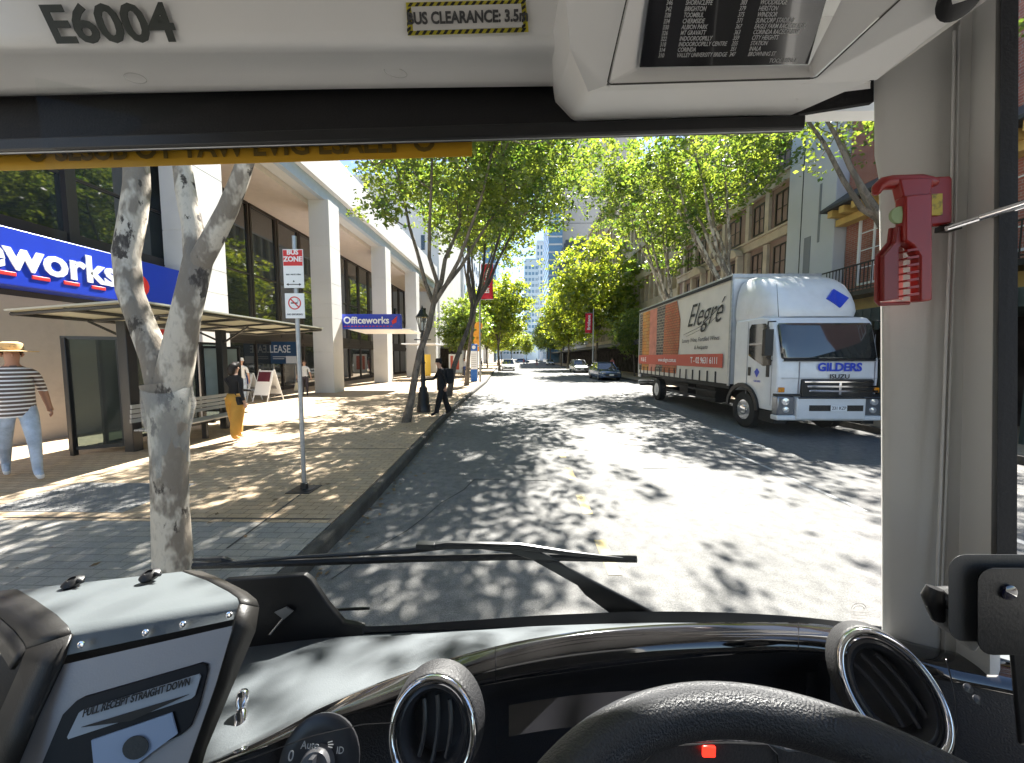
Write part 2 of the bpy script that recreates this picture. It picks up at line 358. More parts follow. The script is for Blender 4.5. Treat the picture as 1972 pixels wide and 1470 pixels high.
# long paving joints, plus the sign pole's shadow painted as a dark strip
mb = MB()
for (a, b) in (((-2.75,3.2),(-2.9,4.9)), ((-5.8,3.8),(-2.1,3.83)), ((-9,6.8),(-2.2,6.9)), ((-9,10.2),(-2.4,10.3))):
    a = Vector((*a, .154)); b = Vector((*b, .154)); t = (b-a).normalized(); s = Vector((-t.y, t.x, 0))*.012
    mb.add([a-s, b-s, b+s, a+s], [(0,1,2,3)])
tag(mb.build('joint_and_pole_shadow', mat('joint', (.06,.055,.05), .9)), kind='structure')

# ------------------------------------------------------------------ left office building with colonnade
ob = thing('office_building', 'long pale concrete office building with tall square pillars and bronze glazing on the left', 'building', (-9.8, 18, 0))
PY = [-4.4, 3.0, 10.4, 17.8, 25.2, 32.6, 40.0]
for y in PY:
    mb = MB(); zs = [(.15,0)]
    for z in (2.2, 3.9, 4.6, 5.6, 7.4): zs += [(z-.012,0),(z-.006,.012),(z+.006,.012),(z+.012,0)]
    zs.append((9.6,0)); vs = []
    for z, e in zs: vs += [(-10.3+e,y+e,z),(-9.3-e,y+e,z),(-9.3-e,y+1-e,z),(-10.3+e,y+1-e,z)]
    m = len(zs); mb.add(vs, [(i*4+k, i*4+(k+1) % 4, (i+1)*4+(k+1) % 4, (i+1)*4+k) for i in range(m-1) for k in range(4)] + [(0,1,2,3), (m*4-4,m*4-1,m*4-2,m*4-3)])
    mb.build('pillar', M_conc, ob, world=True)
mb = MB(); mb.box(-10.3, -9.25, -6, 41, 10.15, 12.0); mb.build('parapet', M_conc, ob, world=True, bevel=.02)
mb = MB()
mb.box(-9.75, -9.5, -6, 41, 9.605, 10.145); mb.build('reveal', M_beam, ob, world=True)
mb = MB(); mb.box(-10.29, -9.76, -6, 41, 9.603, 10.147); mb.build('edge_beam', M_conc, ob, world=True)
mb = MB(); mb.box(-13.2, -10.31, -6, 41, 9.35, 9.6); mb.build('soffit', M_soff, ob, world=True)
mb = MB(); mb.box(-20, -10.31, -6, 41, 9.61, 11.6); mb.build('roof', M_conc, ob, world=True)
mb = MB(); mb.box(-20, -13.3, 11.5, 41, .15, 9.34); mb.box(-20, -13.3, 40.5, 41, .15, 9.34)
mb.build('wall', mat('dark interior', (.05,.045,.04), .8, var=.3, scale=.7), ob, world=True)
# glazing behind the colonnade
for i in range(15):
    y0 = 11.6 + i*1.95; y1 = y0+1.87
    mb = MB()
    for (a, b, c, d) in ((y0,y0+.09,3.0,9.33),(y1-.09,y1,3.0,9.33),(y0+.09,y1-.09,3.0,3.35),(y0+.09,y1-.09,9.2,9.33),(y0+.09,y1-.09,5.9,5.96)):
        mb.box(-13.1, -12.95, a, b, c, d)
    f = mb.build('window', M_brown, ob, world=True)
    mb = MB(); mb.box(-13.05, -13.03, y0+.09, y1-.09, 3.35, 9.2); mb.build('pane', M_dkglass, f, world=True)
mb = MB(); mb.box(-13.25, -12.9, 11.5, 41, 2.75, 2.995); mb.build('transom', M_brown, ob, world=True)
for i in range(15):      # ground floor shopfront
    y0 = 11.6 + i*1.95; y1 = y0+1.9
    mb = MB(); mb.box(-13.1,-12.95,y0,y0+.08,.15,2.75); mb.box(-13.1,-12.95,y0+.08,y1,2.6,2.75); mb.box(-13.1,-12.95,y0+.08,y1,.15,.35)
    f = mb.build('shop_window', M_brown, ob, world=True)
    mb = MB(); mb.box(-13.04,-13.02,y0+.08,y1,.35,2.6); mb.build('pane', M_dkglass, f, world=True)
# closed bay near the bus: wall, glass above
mb = MB(); mb.box(-14, -10.32, -6, 11.4, .15, 3.2); mb.build('wall', M_wallb, ob, world=True)
mb = MB(); mb.box(-14, -10.33, -6, 11.4, 3.2, 4.6); mb.build('wall', M_brown, ob, world=True)
for i in range(6):
    y0 = -5.5 + i*2.75; y1 = y0+2.7
    mb = MB(); mb.box(-10.6,-10.35,y0,y0+.2,4.6,9.3); mb.box(-10.6,-10.35,y0+.2,y1,4.6,4.8); mb.box(-10.55,-10.42,y0+.2,y1,6.1,6.16)
    f = mb.build('window', M_brown, ob, world=True)
    mb = MB(); mb.box(-10.5,-10.48,y0+.2,y1+.05,4.8,9.35); mb.build('pane', M_dkglass, f, world=True)
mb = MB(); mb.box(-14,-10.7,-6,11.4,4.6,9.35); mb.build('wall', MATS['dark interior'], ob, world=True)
# big shop sign
sg = thing('shop_sign', 'long blue shop fascia sign with large white letters and red dashes above the bus shelter', 'sign', (-9.7, 6, 3.3))
mb = MB(); mb.box(-10.31, -9.72, 1.0, 10.38, 3.32, 4.42); mb.build('fascia', M_blue, sg, world=True, bevel=.02)
text('lettering', 'Officeworks', .82, M_signw, sg, (-9.712, 8.62, 3.90), (0,1,0), (0,0,1), ext=.012, bold=.022, align='RIGHT', sx=.92)
for i in range(9):
    mb = MB(); mb.box(-9.73, -9.705, 8.35-i*.5-.28, 8.35-i*.5, 3.50, 3.58); mb.build('red_dash', M_red, sg, world=True, bevel=.02)
mb = MB(); c = Vector((-9.71, 9.05, 3.78))
mb.slab([c+Vector((0, .3*math.cos(a), .3*math.sin(a))) for a in [k*PI/8 for k in range(16)]], (.012,0,0)); mb.build('emblem', M_red, sg, world=True)
# small projecting sign
sg = thing('shop_sign', 'small blue projecting shop sign facing the bus between the second and third free pillars', 'sign', (-8, 19, 3.4))
mb = MB(); mb.box(-9.62, -6.3, 19.0, 19.3, 3.45, 4.22); mb.build('fascia', M_blue, sg, world=True, bevel=.02)
text('lettering', 'Officeworks', .50, M_signw, sg, (-8.1, 18.985, 3.88), (1,0,0), (0,0,1), ext=.008, bold=.012, sx=.98)
for i in range(14):
    mb = MB(); mb.box(-9.3+i*.19, -9.3+i*.19+.11, 18.985, 18.998, 3.56, 3.60); mb.build('red_dash', M_red, sg, world=True)
mb = MB()
mb.slab([(-6.72,18.985,3.68),(-6.5,18.985,3.78),(-6.45,18.985,4.12),(-6.75,18.985,3.85)], (0,.012,0))
mb.build('red_mark', M_red, sg, world=True)
mb = MB(); mb.add([(-9.25,19.3,3.44),(-5.9,19.3,3.44),(-5.9,21.5,3.34),(-9.25,21.5,3.34),(-9.25,19.3,3.5),(-5.9,19.3,3.5),(-5.9,21.5,3.4),(-9.25,21.5,3.4)], [(0,3,2,1),(4,5,6,7),(0,1,5,4),(1,2,6,5),(2,3,7,6),(3,0,4,7)])
mb.build('canopy', M_white, sg, world=True)
# lease sign on the glass
sg = thing('lease_sign', 'blue LEASE board with white lettering standing behind the folding footpath board', 'sign', (-12.6, 18.6, .15))
mb = MB(); mb.box(-13.05+.0,-11.6,18.55,18.6,1.6,2.75); mb.build('board', mat('lease blue', (.02,.07,.16), .5, var=.2, scale=2), sg, world=True)
for xa in (-12.95, -11.8):
    mb = MB(); mb.box(xa,xa+.07,18.56,18.6,.15,1.6); mb.build('post', M_steel, sg, world=True)
text('lettering', 'LEASE', .55, M_signw, sg, (-12.5, 18.54, 2.35), (1,0,0), (0,0,1), bold=.004, sx=.78)
mb = MB(); mb.box(-12.9,-12.2,18.54,18.548,1.95,1.98); mb.box(-12.9,-12.3,18.54,18.548,1.85,1.88); mb.box(-12.2,-11.65,18.535,18.548,1.62,2.0)
mb.build('small_print', M_signw, sg, world=True)

# ------------------------------------------------------------------ trees
def leaf_cloud(rng, centres, per, size, spread, flat=.6):
    k = 5; c = np.repeat(centres, k, axis=0); c = c + rng.normal(0, 1, (len(c), 3))*np.array([spread, spread, spread*flat])*1.25
    c = np.repeat(c, max(1, per//k), axis=0); n = len(c)
    off = rng.normal(0, 1, (n, 3))*np.array([spread, spread, spread*flat])*.46
    c = c + off
    a = rng.normal(0, 1, (n, 3)); a[:, 2] *= .55; a /= np.linalg.norm(a, axis=1)[:, None]
    t = rng.normal(0, 1, (n, 3)); t[:, 2] += 0; b = np.cross(a, t); b /= np.linalg.norm(b, axis=1)[:, None]
    s = size*rng.uniform(.45, 1.65, (n, 1)); h = s*.30
    mid = c + a*s*.05
    v = np.stack([c-a*s*.5, mid+b*h, c+a*s*.5, mid-b*h], axis=1)
    return v.reshape(-1, 3)
def tree(name, label, base, trunk, crowns, nclump, per, leaf, spread, seed, bark, lm, group=None, tip=.008, rbase=None, sides=5, cat='tree', paths=None):
    rng = np.random.default_rng(seed)
    root = thing(name, label, cat, base, 0, group); b0 = Vector(base)
    nodes = []; par = []; fixed = []
    # trunk (list of polylines, each: list of (pos, r)), world coords, first starts at base
    mbt = MB()
    starts = []
    for pl in trunk:
        mbt.tube([Vector(p) for p, r in pl], [r for p, r in pl], 14 if rbase is None else 9)
        for k, (p, r) in enumerate(pl):
            if k >= len(pl)*.45: nodes.append(Vector(p)); par.append(-1); fixed.append(r)
    tot = sum(c[1][0]*c[1][1]*c[1][2] for c in crowns); cl = []
    for (cc, rr) in crowns:
        m = max(3, int(nclump*rr[0]*rr[1]*rr[2]/tot))
        d = rng.normal(0, 1, (m, 3)); d /= np.linalg.norm(d, axis=1)[:, None]; r = rng.uniform(.12, 1, (m, 1))**.5
        q = d*r*np.array(rr) + np.array(cc); cl.append(q)
    cl = np.concatenate(cl)
    o = np.array([nodes[0]]); order = np.argsort(np.linalg.norm(cl-o, axis=1)); cl = cl[order]
    plen = [0.0]*len(nodes); tips = []
    for q in cl:
        arr = np.array([tuple(v) for v in nodes]); cost = np.linalg.norm(arr-q, axis=1) + .30*np.array(plen)
        k = int(np.argmin(cost)); a = nodes[k]; qv = Vector(q); L = (qv-a).length
        prev = k; ns = 3 if L > .9 else 2
        for i in range(1, ns+1):
            t = i/ns; p = a.lerp(qv, t) + Vector(rng.normal(0, 1, 3))*L*.05*(1 if i < ns else 0) - Vector((0,0,1))*L*.12*math.sin(t*PI)
            nodes.append(p); par.append(prev); fixed.append(None); plen.append(plen[k]+L*t); prev = len(nodes)-1
        tips.append(prev)
    wt = [0.0]*len(nodes)
    for t in tips: wt[t] += 1
    for i in range(len(nodes)-1, -1, -1):
        if par[i] >= 0: wt[par[i]] += max(wt[i], 0)
    def rad(i): return fixed[i] if fixed[i] is not None else tip*max(wt[i], 1)**.48
    for i in range(len(nodes)):
        if par[i] >= 0:
            r1 = rad(i); r0 = min(rad(par[i]), r1*1.35); mbt.tube([nodes[par[i]], nodes[i]], [r0, r1], sides, cap=False)
    mbt.build('trunk', bark, root, smooth=True, world=True, auto=80)
    lv = leaf_cloud(rng, cl, per, leaf, spread) - np.array(tuple(b0))
    fastmesh('crown', lv, 4, lm, root)
    return root
# nearest tree: the mottled trunk right beside the bus
D = 2.6
def tp(px, py, d, wpx): return (P(px, py, d), wpx*d/FPX/2*.80)
tree('pale_trunk_tree', 'nearest tree, pale mottled trunk forking before the shelter with plastic film round it', P(335,1165,2.6),
  [[tp(338,1190,2.62,96), tp(334,1090,2.6,80), tp(328,980,2.6,73), tp(326,880,2.6,72), tp(325,790,2.62,82), tp(318,740,2.63,92)],
   [tp(315,760,2.62,60), tp(300,690,2.62,58), tp(272,620,2.64,52), tp(250,560,2.66,50), tp(243,490,2.7,50), tp(256,420,2.74,50), tp(264,360,2.78,48), tp(262,290,2.85,44), tp(240,200,2.95,36), tp(200,100,3.1,28)],
   [tp(325,770,2.64,78), tp(342,690,2.64,70), tp(357,610,2.64,60), tp(372,545,2.66,58), tp(382,500,2.7,56)],
   [tp(380,520,2.7,50), tp(372,440,2.75,42), tp(358,370,2.8,40), tp(350,310,2.85,36), tp(330,200,3.0,26)],
   [tp(380,515,2.68,46), tp(410,460,2.66,44), tp(438,405,2.64,40), tp(462,345,2.62,36), tp(480,290,2.6,32), tp(520,180,2.6,24)]],
  [((-3.4,3.6,6.6),(2.6,2.4,1.5)), ((-1.0,4.9,7.3),(2.6,1.9,1.0))], 150, 95, .10, .30, 3, M_bark1, M_leafA)  # second crown mass is out of view, added to shade the dash
rt = bpy.data.objects['pale_trunk_tree']
# plastic film wrapped round the trunk
mb = MB(); M_film = mat_glass('plastic film', (.93,.95,.95), 0.6, .20, (.72,.72,.70))
pr = [(330,905,.118),(329,850,.120),(328,822,.126),(327,800,.155),(326,785,.165),(324,770,.158),(322,752,.155)]
rows = []
for (px, py, r) in pr:
    c = P(px, py, 2.61); rows.append([c + Vector((math.cos(a)*r*.84*(1+.07*math.sin(3*a+py)), math.sin(a)*r, .03*math.sin(a*2+py*.05)+.025*math.cos(a))) for a in [2*PI*k/28 for k in range(29)]])
mb.grid(rows); mb.build('plastic_wrap', M_film, rt, smooth=True, world=True, auto=80)

def treeB(label, x, y, lean, crowns, ncl, per, leaf, seed, name='street_tree', r=.14, h=4.2, bark=M_bark2, lm=M_leafA, spread=.34, mult=3, group=None, tip=.011):
    b = Vector((x, y, .15)); rnd = random.Random(seed)
    pts = []; n = 6
    for i in range(n+1):
        t = i/n; pts.append((b + Vector((lean[0]*t**1.3 + rnd.uniform(-.05,.05)*(i > 0), lean[1]*t + rnd.uniform(-.05,.05)*(i > 0), h*t-.05)), r*(1.35 if i == 0 else 1-.35*t)))
    tr = [pts]; top = pts[-1][0]; cc = Vector(crowns[0][0]); rr = crowns[0][1]
    for k in range(mult):
        an = 2*PI*k/mult + rnd.uniform(0, .8); e = cc + Vector((math.cos(an)*rr[0]*.5, math.sin(an)*rr[1]*.45, rnd.uniform(-.1,.35)*rr[2]))
        s = pts[rnd.choice([-1,-2])]; m = []
        for i in range(6):
            t = i/5; m.append((s[0].lerp(e, t) + Vector((0,0, -.35*math.sin(t*PI))) + Vector((rnd.uniform(-1,1), rnd.uniform(-1,1), rnd.uniform(-1,1)))*.10*(0 < i), r*.62*(1-.62*t)))
        tr.append(m)
    return tree(name, label, b, tr, crowns, ncl, per, leaf, spread, seed, bark, lm, group=group, tip=tip)
treeB('tall leafy street tree beside the black lamp post, its crown reaching over the road', -3.15, 9.8, (1.0,.4),
      [((-1.9,10.6,7.4),(3.6,3.0,2.0)), ((-2.8,11,8.6),(2.5,2.4,1.5)), ((.4,10.2,8.6),(2.6,2.4,1.3)), ((2.1,8.9,9.0),(1.9,1.4,.7))], 180, 150, .12, 11, r=.105, h=4.0, mult=5)  # last crown mass hidden above the blind, added for its shadow on the road
treeB('dark trunked street tree leaning over the kerb behind the black lamp post', -3.25, 16.3, (1.3,.3),
      [((-1.0,16.6,9.4),(3.6,3.2,2.4)), ((1.0,16.2,11.2),(2.6,2.8,1.8))], 150, 130, .16, 12, r=.13, h=4.3, mult=5, bark=mat_bark('dark bark', (.10,.09,.08), (.06,.055,.05), (.03,.03,.03), 6), spread=.38)
treeB('slim tan trunked street tree next to the blue and white stop totem', -3.35, 22.6, (.6,.6),
      [((-2.6,23.4,10.6),(3.2,3.0,2.8))], 100, 100, .18, 13, r=.13, h=5.5, mult=3, spread=.42)
treeB('bare limbed tree across the road standing behind the white truck cab', 10.6, 16.8, (-1.2,-.3),
      [((7.4,16.4,10.2),(2.7,3.0,2.3)), ((9.8,17.5,10.6),(2.2,2.6,1.7))], 110, 100, .16, 21, r=.15, h=5.4, mult=6, bark=M_bark1, spread=.38)
treeB('tree across the road behind the windscreen pillar, long bare branches spreading left', 10.9, 9.6, (-.7,.2),
      [((9.6,10.6,8.9),(3.0,2.4,.9)), ((7.4,12.0,9.9),(2.2,1.8,.8))], 60, 80, .12, 22, r=.15, h=4.6, mult=6, spread=.32)
treeB('tree across the road behind the middle of the truck box', 10.6, 23.5, (-1.0,0),
      [((8.2,24.5,12.4),(3.2,3.3,3.0)), ((5.4,24.5,14.2),(2.8,3,2.0)), ((9.6,21.5,10.6),(2.0,2.8,2.2)), ((10.6,27,9.6),(1.6,2.6,2.0))], 160, 105, .19, 23, r=.16, h=5.6, mult=5, bark=M_bark1, spread=.45)
# the further rows of trees
protos = []
for s, (lm, rz) in enumerate([(M_leafB, 4.4), (M_leafA, 3.8), (M_leafB, 3.6)]):
    t = treeB('x', 0, 0, (.3,.2), [((0,0,8.0),(4.1,3.8,rz)), ((.8,-.5,6.0),(3.2,3.0,1.3))], 150, 105, .30, 40+s, r=.16, h=4.0, mult=4, lm=lm, spread=.62, group='street trees further up the road')
    protos.append(t)
far = [(8.6,41,1.15,0,'yellow green rounded tree across the road beyond the parked cars'), (10.9,34,.5,1,'small darker green tree across the road just beyond the truck tail'),
       (-2.6,47,1.0,2,'rounded light green tree beyond the red banner on the left kerb'), (-5.6,36,.62,1,'smaller olive tree behind the orange round signs'),
       (7.6,56,1.0,0,'light green tree on the right kerb, second beyond the parked cars'), (-5.5,62,.85,2,'bushy green tree on the left kerb beyond the white utility car'),
       (8.4,72,.95,1,'darker tree on the right kerb, third beyond the parked cars'), (-4.8,80,.9,0,'hazy green tree on the left, second beyond the white utility car'),
       (8,92,1.0,2,'pale green tree far along the right kerb'), (-5,104,1.0,1,'dull green tree far along the left kerb'),
       (9,118,1.1,1,'dark tree near the right side of the road end'), (-3,132,1.0,2,'pale tree near the left side of the road end'), (3,150,.9,0,'small bright tree closing the far end of the road')]
for i, (x, y, sc, k, lb) in enumerate(far):
    o = protos[k] if not protos[k].get('used') else copy_tree(protos[k])
    protos[k]['used'] = 1
    o.location = (x, y, .15); o.scale = (sc, sc, sc*1.05); o.rotation_euler = (0,0,(i*1.7) % 6.28); o['label'] = lb
for o in bpy.data.objects:
    if 'used' in o: del o['used']
# shrub on balcony over the awning
def shrub(label, c, rr, seed, n=26, leaf=.16, lm=M_leafA, name='shrub'):
    rng = np.random.default_rng(seed); root = thing(name, label, 'plant', (c[0], c[1], c[2]-rr[2]))
    d = rng.normal(0,1,(n,3)); d /= np.linalg.norm(d,axis=1)[:,None]; q = d*rng.uniform(.2,1,(n,1))**.5*np.array(rr)
    mb = MB()
    for p in q[:12]: mb.tube([(0,0,0), tuple(p*.5+np.array((0,0,rr[2]))), tuple(p+np.array((0,0,rr[2])))], [.03,.02,.008], 5)
    mb.build('stem', M_bark2, root)
    fastmesh('foliage', leaf_cloud(rng, q+np.array((0,0,rr[2])), 50, leaf, .28), 4, lm, root)
shrub('green creeper spilling over the awning behind the truck tail', (12.2, 34, 5.2), (1.0,4.2,1.0), 5, n=60, leaf=.22)
# ------------------------------------------------------------------ buildings on the right
XF = 13.0
M_rbrick = mat_brick('red brick', (.30,.10,.07), (.38,.14,.10), (.35,.28,.24))
M_mauve = mat('mauve render', (.27,.185,.155), .8, var=.12, scale=1.5, bump=.1)
M_cream = mat('cream stone', (.52,.43,.33), .75, var=.1, scale=2, bump=.15, dirt=(.36,.29,.21), dscale=1.5)
M_olive = mat('olive stone', (.46,.37,.23), .75, var=.12, scale=1.2, dirt=(.28,.23,.15), dscale=.9)
M_ochre = mat('ochre paint', (.62,.42,.14), .7, var=.1)
M_slate = mat('pale grey slab', (.50,.51,.54), .6, var=.05, scale=.6)
M_iron = mat('black iron', (.015,.015,.015), .5)
M_awn = mat('dark awning', (.03,.035,.035), .6, var=.2)
M_shop = mat('shopfront dark', (.035,.03,.028), .9, var=.7, scale=1.3, spec=.1)
def windows(root, name, x, cols, rows, fm, w=.06, mull=1, depth=.12, proud=.03, pm=M_dkglass, bars=True, arch=False):
    for (a, b) in cols:
        for (c, d) in rows:
            mb = MB(); q = .07
            mb.box(x-proud, x+.1, a, a+q, c, d); mb.box(x-proud, x+.1, b-q, b, c, d); mb.box(x-proud, x+.1, a+q, b-q, c, c+q); mb.box(x-proud, x+.1, a+q, b-q, d-q, d)
            if bars:
                n = max(2, int((b-a)/.55))
                for i in range(1, n): yy = a+(b-a)*i/n; mb.box(x-.01, x+.04, yy-.025, yy+.025, c+q, d-q)
                m = max(2, int((d-c)/.6))
                for i in range(1, m): zz = c+(d-c)*i/m; mb.box(x-.006, x+.036, a+q, b-q, zz-.018, zz+.018)
            f = mb.build(name, fm, root, world=True)
            mb = MB(); mb.box(x+.05, x+.06, a+q, b-q, c+q, d-q); mb.build('pane', pm, f, world=True)
# B1 red brick with white windows
b1 = thing('brick_building', 'red brick building with white arched windows, iron balcony and ochre eaves right of the truck', 'building', (13, 11, 0))
mb = MB(); mb.box(XF+.1, 24, 3, 15.0, .15, 17); mb.build('wall', M_rbrick, b1, world=True)
windows(b1, 'window', XF+.06, [(12.0,14.4),(8.2,10.8),(4.6,7.2)], [(4.7,7.3)], M_white)
windows(b1, 'upper_window', XF+.06, [(11.2,13.3),(7.6,9.9),(4.2,6.4)], [(9.1,12.2),(13,15.5)], M_white)
for ya in (12.25, 8.75, 5.3):
    mb = MB(); pts = [(ya+1.25*math.cos(a), 12.2+1.1*math.sin(a)) for a in [PI*k/14 for k in range(15)]]; pin = [(ya+1.02*math.cos(a), 12.2+.9*math.sin(a)) for a in [PI*k/14 for k in range(15)]]
    for i in range(14): mb.slab([(XF-.05,pts[i][0],pts[i][1]),(XF-.05,pts[i+1][0],pts[i+1][1]),(XF-.05,pin[i+1][0],pin[i+1][1]),(XF-.05,pin[i][0],pin[i][1])], (.14,0,0))
    for a in (PI*.25, PI*.5, PI*.75): mb.tube([(XF,ya,12.2),(XF,ya+1.05*math.cos(a),12.2+.9*math.sin(a))], .03, 4)
    f = mb.build('arch', M_white, b1, world=True)
    mb = MB(); mb.slab([(XF+.06,y,z) for y, z in pin], (.03,0,0)); mb.build('pane', M_dkglass, f, world=True)
mb = MB(); mb.add([(XF-1.0,3,7.75),(XF-1.0,15.0,7.75),(XF+.09,15.0,8.5),(XF+.09,3,8.5),(XF-1.0,3,7.65),(XF-1.0,15.0,7.65),(XF+.09,15.0,7.65),(XF+.09,3,7.65)],[(0,1,2,3),(4,7,6,5),(0,4,5,1),(3,2,6,7),(0,3,7,4),(1,5,6,2)])
mb.build('eaves_roof', mat('slate tiles', (.05,.05,.055), .7, var=.2, scale=6), b1, world=True)
mb = MB()
for i in range(24): mb.box(XF-.85, XF+.09, 3.1+i*.5, 3.3+i*.5, 7.4, 7.648)
mb.box(XF-.35, XF+.09, 3, 15, 7.15, 7.398); mb.build('bracket', M_ochre, b1, world=True)
mb = MB(); mb.box(XF-.15, XF+.09, 3, 15.0, 3.55, 4.15); mb.build('band', M_ochre, b1, world=True)
for (a, bb) in ((11.6,14.8),(7.8,11.0)):
    mb = MB(); mb.box(XF-.95, XF+.08, a, bb, 4.16, 4.32)
    mb.box(XF-.95,XF-.91,a,bb,5.22,5.27); mb.box(XF-.95,XF-.91,a,bb,4.38,4.42)
    for i in range(int((bb-a)/.14)): mb.box(XF-.94,XF-.92,a+.02+i*.14,a+.045+i*.14,4.33,5.22)
    for i in range(6): mb.box(XF-.9+i*.15,XF-.875+i*.15,a,a+.03,4.33,5.22)
    mb.build('balcony', M_iron, b1, world=True)
mb = MB(); mb.box(XF-2.6, XF+.08, 3, 15.0, 3.0, 3.4)
for i in range(9): mb.box(XF-2.62, XF-2.5, 3+i*1.5, 3.06+i*1.5, .15, 3.0)
for i in range(46): mb.box(XF-2.65,XF-2.61,3.1+i*.26,3.2+i*.26,2.75,3.38)
mb.build('awning', mat('verandah green', (.045,.06,.05), .6, var=.2), b1, world=True)
mb = MB(); mb.box(XF+.02, XF+.09, 3, 15, .15, 2.99); mb.build('shopfront', M_shop, b1, world=True)
# B2 slab
b2 = thing('slab_building', 'narrow pale grey windowless slab tower between the brick building and the mauve building', 'building', (13, 16.4, 0))
mb = MB(); n = 14
prof = [(15.05,.15),(17.65,.15)] + [(16.35+1.3*math.cos(a), 11.6+1.3*math.sin(a)) for a in [PI*k/12 for k in range(13)]]
mb.slab([(XF-.35,y,z) for y, z in prof], (8,0,0)); mb.build('wall', M_slate, b2, world=True, bevel=.02)
mb = MB(); mb.box(XF-.37,XF-.34,16.2,16.55,4.8,7.2); mb.box(XF-.37,XF-.34,15.75,15.85,6.8,9.2); mb.build('slot', mat('slot grey', (.2,.21,.23), .6), b2, world=True)
mb = MB(); mb.box(XF-.365,XF-.34,16.78,16.81,3.3,11.5); mb.build('joint_line', M_txt, b2, world=True)
# B3 mauve with cream bands
b3 = thing('mauve_building', 'mauve rendered building with cream bands and pilasters behind the truck box', 'building', (13, 24, 0))
mb = MB(); mb.box(XF+.1, 25, 17.7, 30.0, .15, 22); mb.build('wall', M_mauve, b3, world=True)
for z in (5.2, 7.9, 10.5, 13.1, 15.7, 18.3):
    mb = MB(); mb.box(XF-.12, XF+.09, 17.72, 29.98, z, z+.42); mb.box(XF-.22, XF+.09, 17.72, 29.98, z+.422, z+.52); mb.build('cornice', M_cream, b3, world=True)
for y in (19.4, 21.0, 23.4, 25.0, 27.2, 28.8):
    mb = MB()
    for z in (5.74, 8.44, 11.04, 13.64, 16.24): mb.box(XF-.08, XF+.09, y, y+.3, z, z+2.1)
    mb.build('pilaster', M_cream, b3, world=True)
windows(b3, 'window', XF+.07, [(18.2,19.1),(19.9,20.8),(22.0,23.1),(23.9,24.8),(26.0,26.9),(27.7,28.6)], [(5.9,7.6),(8.6,10.2),(11.2,12.8),(13.8,15.4)], M_brown)
for y in (21.2, 25.3):
    mb = MB(); mb.box(XF-.7, XF-.13, y, y+1.7, 5.75, 6.05)
    mb.slab([(XF-.6,y+.0,7.7),(XF-.6,y+1.7,7.7),(XF-.6,y+1.45,8.1),(XF-.6,y+.85,8.35),(XF-.6,y+.25,8.1)], (.45,0,0)); mb.box(XF-.5,XF-.13,y+.05,y+.25,6.05,7.7); mb.box(XF-.5,XF-.13,y+1.45,y+1.65,6.05,7.7)
    mb.build('oriel', M_cream, b3, world=True, bevel=.03)
mb = MB(); mb.box(XF-2.6, XF+.08, 15.2, 30, 3.1, 3.45); mb.build('awning', M_awn, b3, world=True)
mb = MB(); mb.box(XF+.02, XF+.09, 17.7, 30, .15, 3.09); mb.build('shopfront', M_shop, b3, world=True)
# B4 ribbed building
def ribbed(label, y0, y1, h, m, step=1.3, fl=3.3, z0=3.6, x=XF, side=1):
    b = thing('ribbed_building', label, 'building', (x, (y0+y1)/2, 0))
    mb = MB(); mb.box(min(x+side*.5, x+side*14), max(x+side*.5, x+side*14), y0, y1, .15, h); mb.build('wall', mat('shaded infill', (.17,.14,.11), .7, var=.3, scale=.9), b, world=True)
    k = 0
    while y0 + k*step < y1-.2:
        mb = MB(); y = y0+k*step; xa, xb = sorted((x, x+side*.49)); mb.box(xa, xb, y, y+.34, z0, h); mb.build('rib', m, b, world=True); k += 1
    z = z0
    while z < h:
        mb = MB(); xa, xb = sorted((x-side*.06, x+side*.48)); mb.box(xa, xb, y0-.01, y1, z, z+.75); mb.build('spandrel', m, b, world=True); z += fl
    mb = MB(); xa, xb = sorted((x-side*2.6, x-side*.07)); mb.box(xa, xb, y0, y1, 3.1, 3.5); mb.build('awning', M_awn, b, world=True)
    mb = MB(); xa, xb = sorted((x+side*.2, x+side*.49)); mb.box(xa, xb, y0, y1, .15, 3.09); mb.build('shopfront', M_shop, b, world=True)
    return b
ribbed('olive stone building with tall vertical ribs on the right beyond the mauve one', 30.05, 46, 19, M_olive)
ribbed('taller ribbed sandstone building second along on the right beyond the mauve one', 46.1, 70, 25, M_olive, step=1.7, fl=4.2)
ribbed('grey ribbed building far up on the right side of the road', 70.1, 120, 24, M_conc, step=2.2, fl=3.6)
def block(name, label, x0, x1, y0, y1, h, m, wm=M_dkglass, face='y', nx=6, fl=3.6, ww=.6, wh=.55, z0=5., sides=('front',)):
    b = thing(name, label, 'building', ((x0+x1)/2, y0, 0))
    mb = MB(); mb.box(x0, x1, y0, y1, .0, h); mb.build('wall', m, b, world=True)
    mb = MB(); mb.box(x0+.5, x1-.5, y0+.5, y1-.5, h, h+1.2); mb.build('roof', m, b, world=True)
    rows = int((h-z0)/fl)
    def put(vs_fn, n, length):
        for r in range(rows):
            mb = MB(); z = z0 + r*fl
            for i in range(n):
                c = length*(i+.5)/n; hw = length/n*ww/2; vs_fn(mb, c-hw, c+hw, z, z+fl*wh)
            mb.build('window_row', wm, b, world=True)
    if 'front' in sides: put(lambda mb,a,bb,c,d: mb.box(x0+a, x0+bb, y0-.08, y0-.003, c, d), nx, x1-x0)
    if 'street' in sides:
        xs = x1 if (x0+x1)/2 < 1 else x0; sg_ = 1 if xs == x1 else -1
        n2 = max(3, int((y1-y0)/3.2))
        put(lambda mb,a,bb,c,d: mb.box(min(xs, xs+sg_*.08), max(xs, xs+sg_*.08), y0+a, y0+bb, c, d), n2, y1-y0)
    return b
M_tblue = mat('blue curtain glass', (.10,.20,.30), .12, spec=1.0, var=.1, scale=.1)
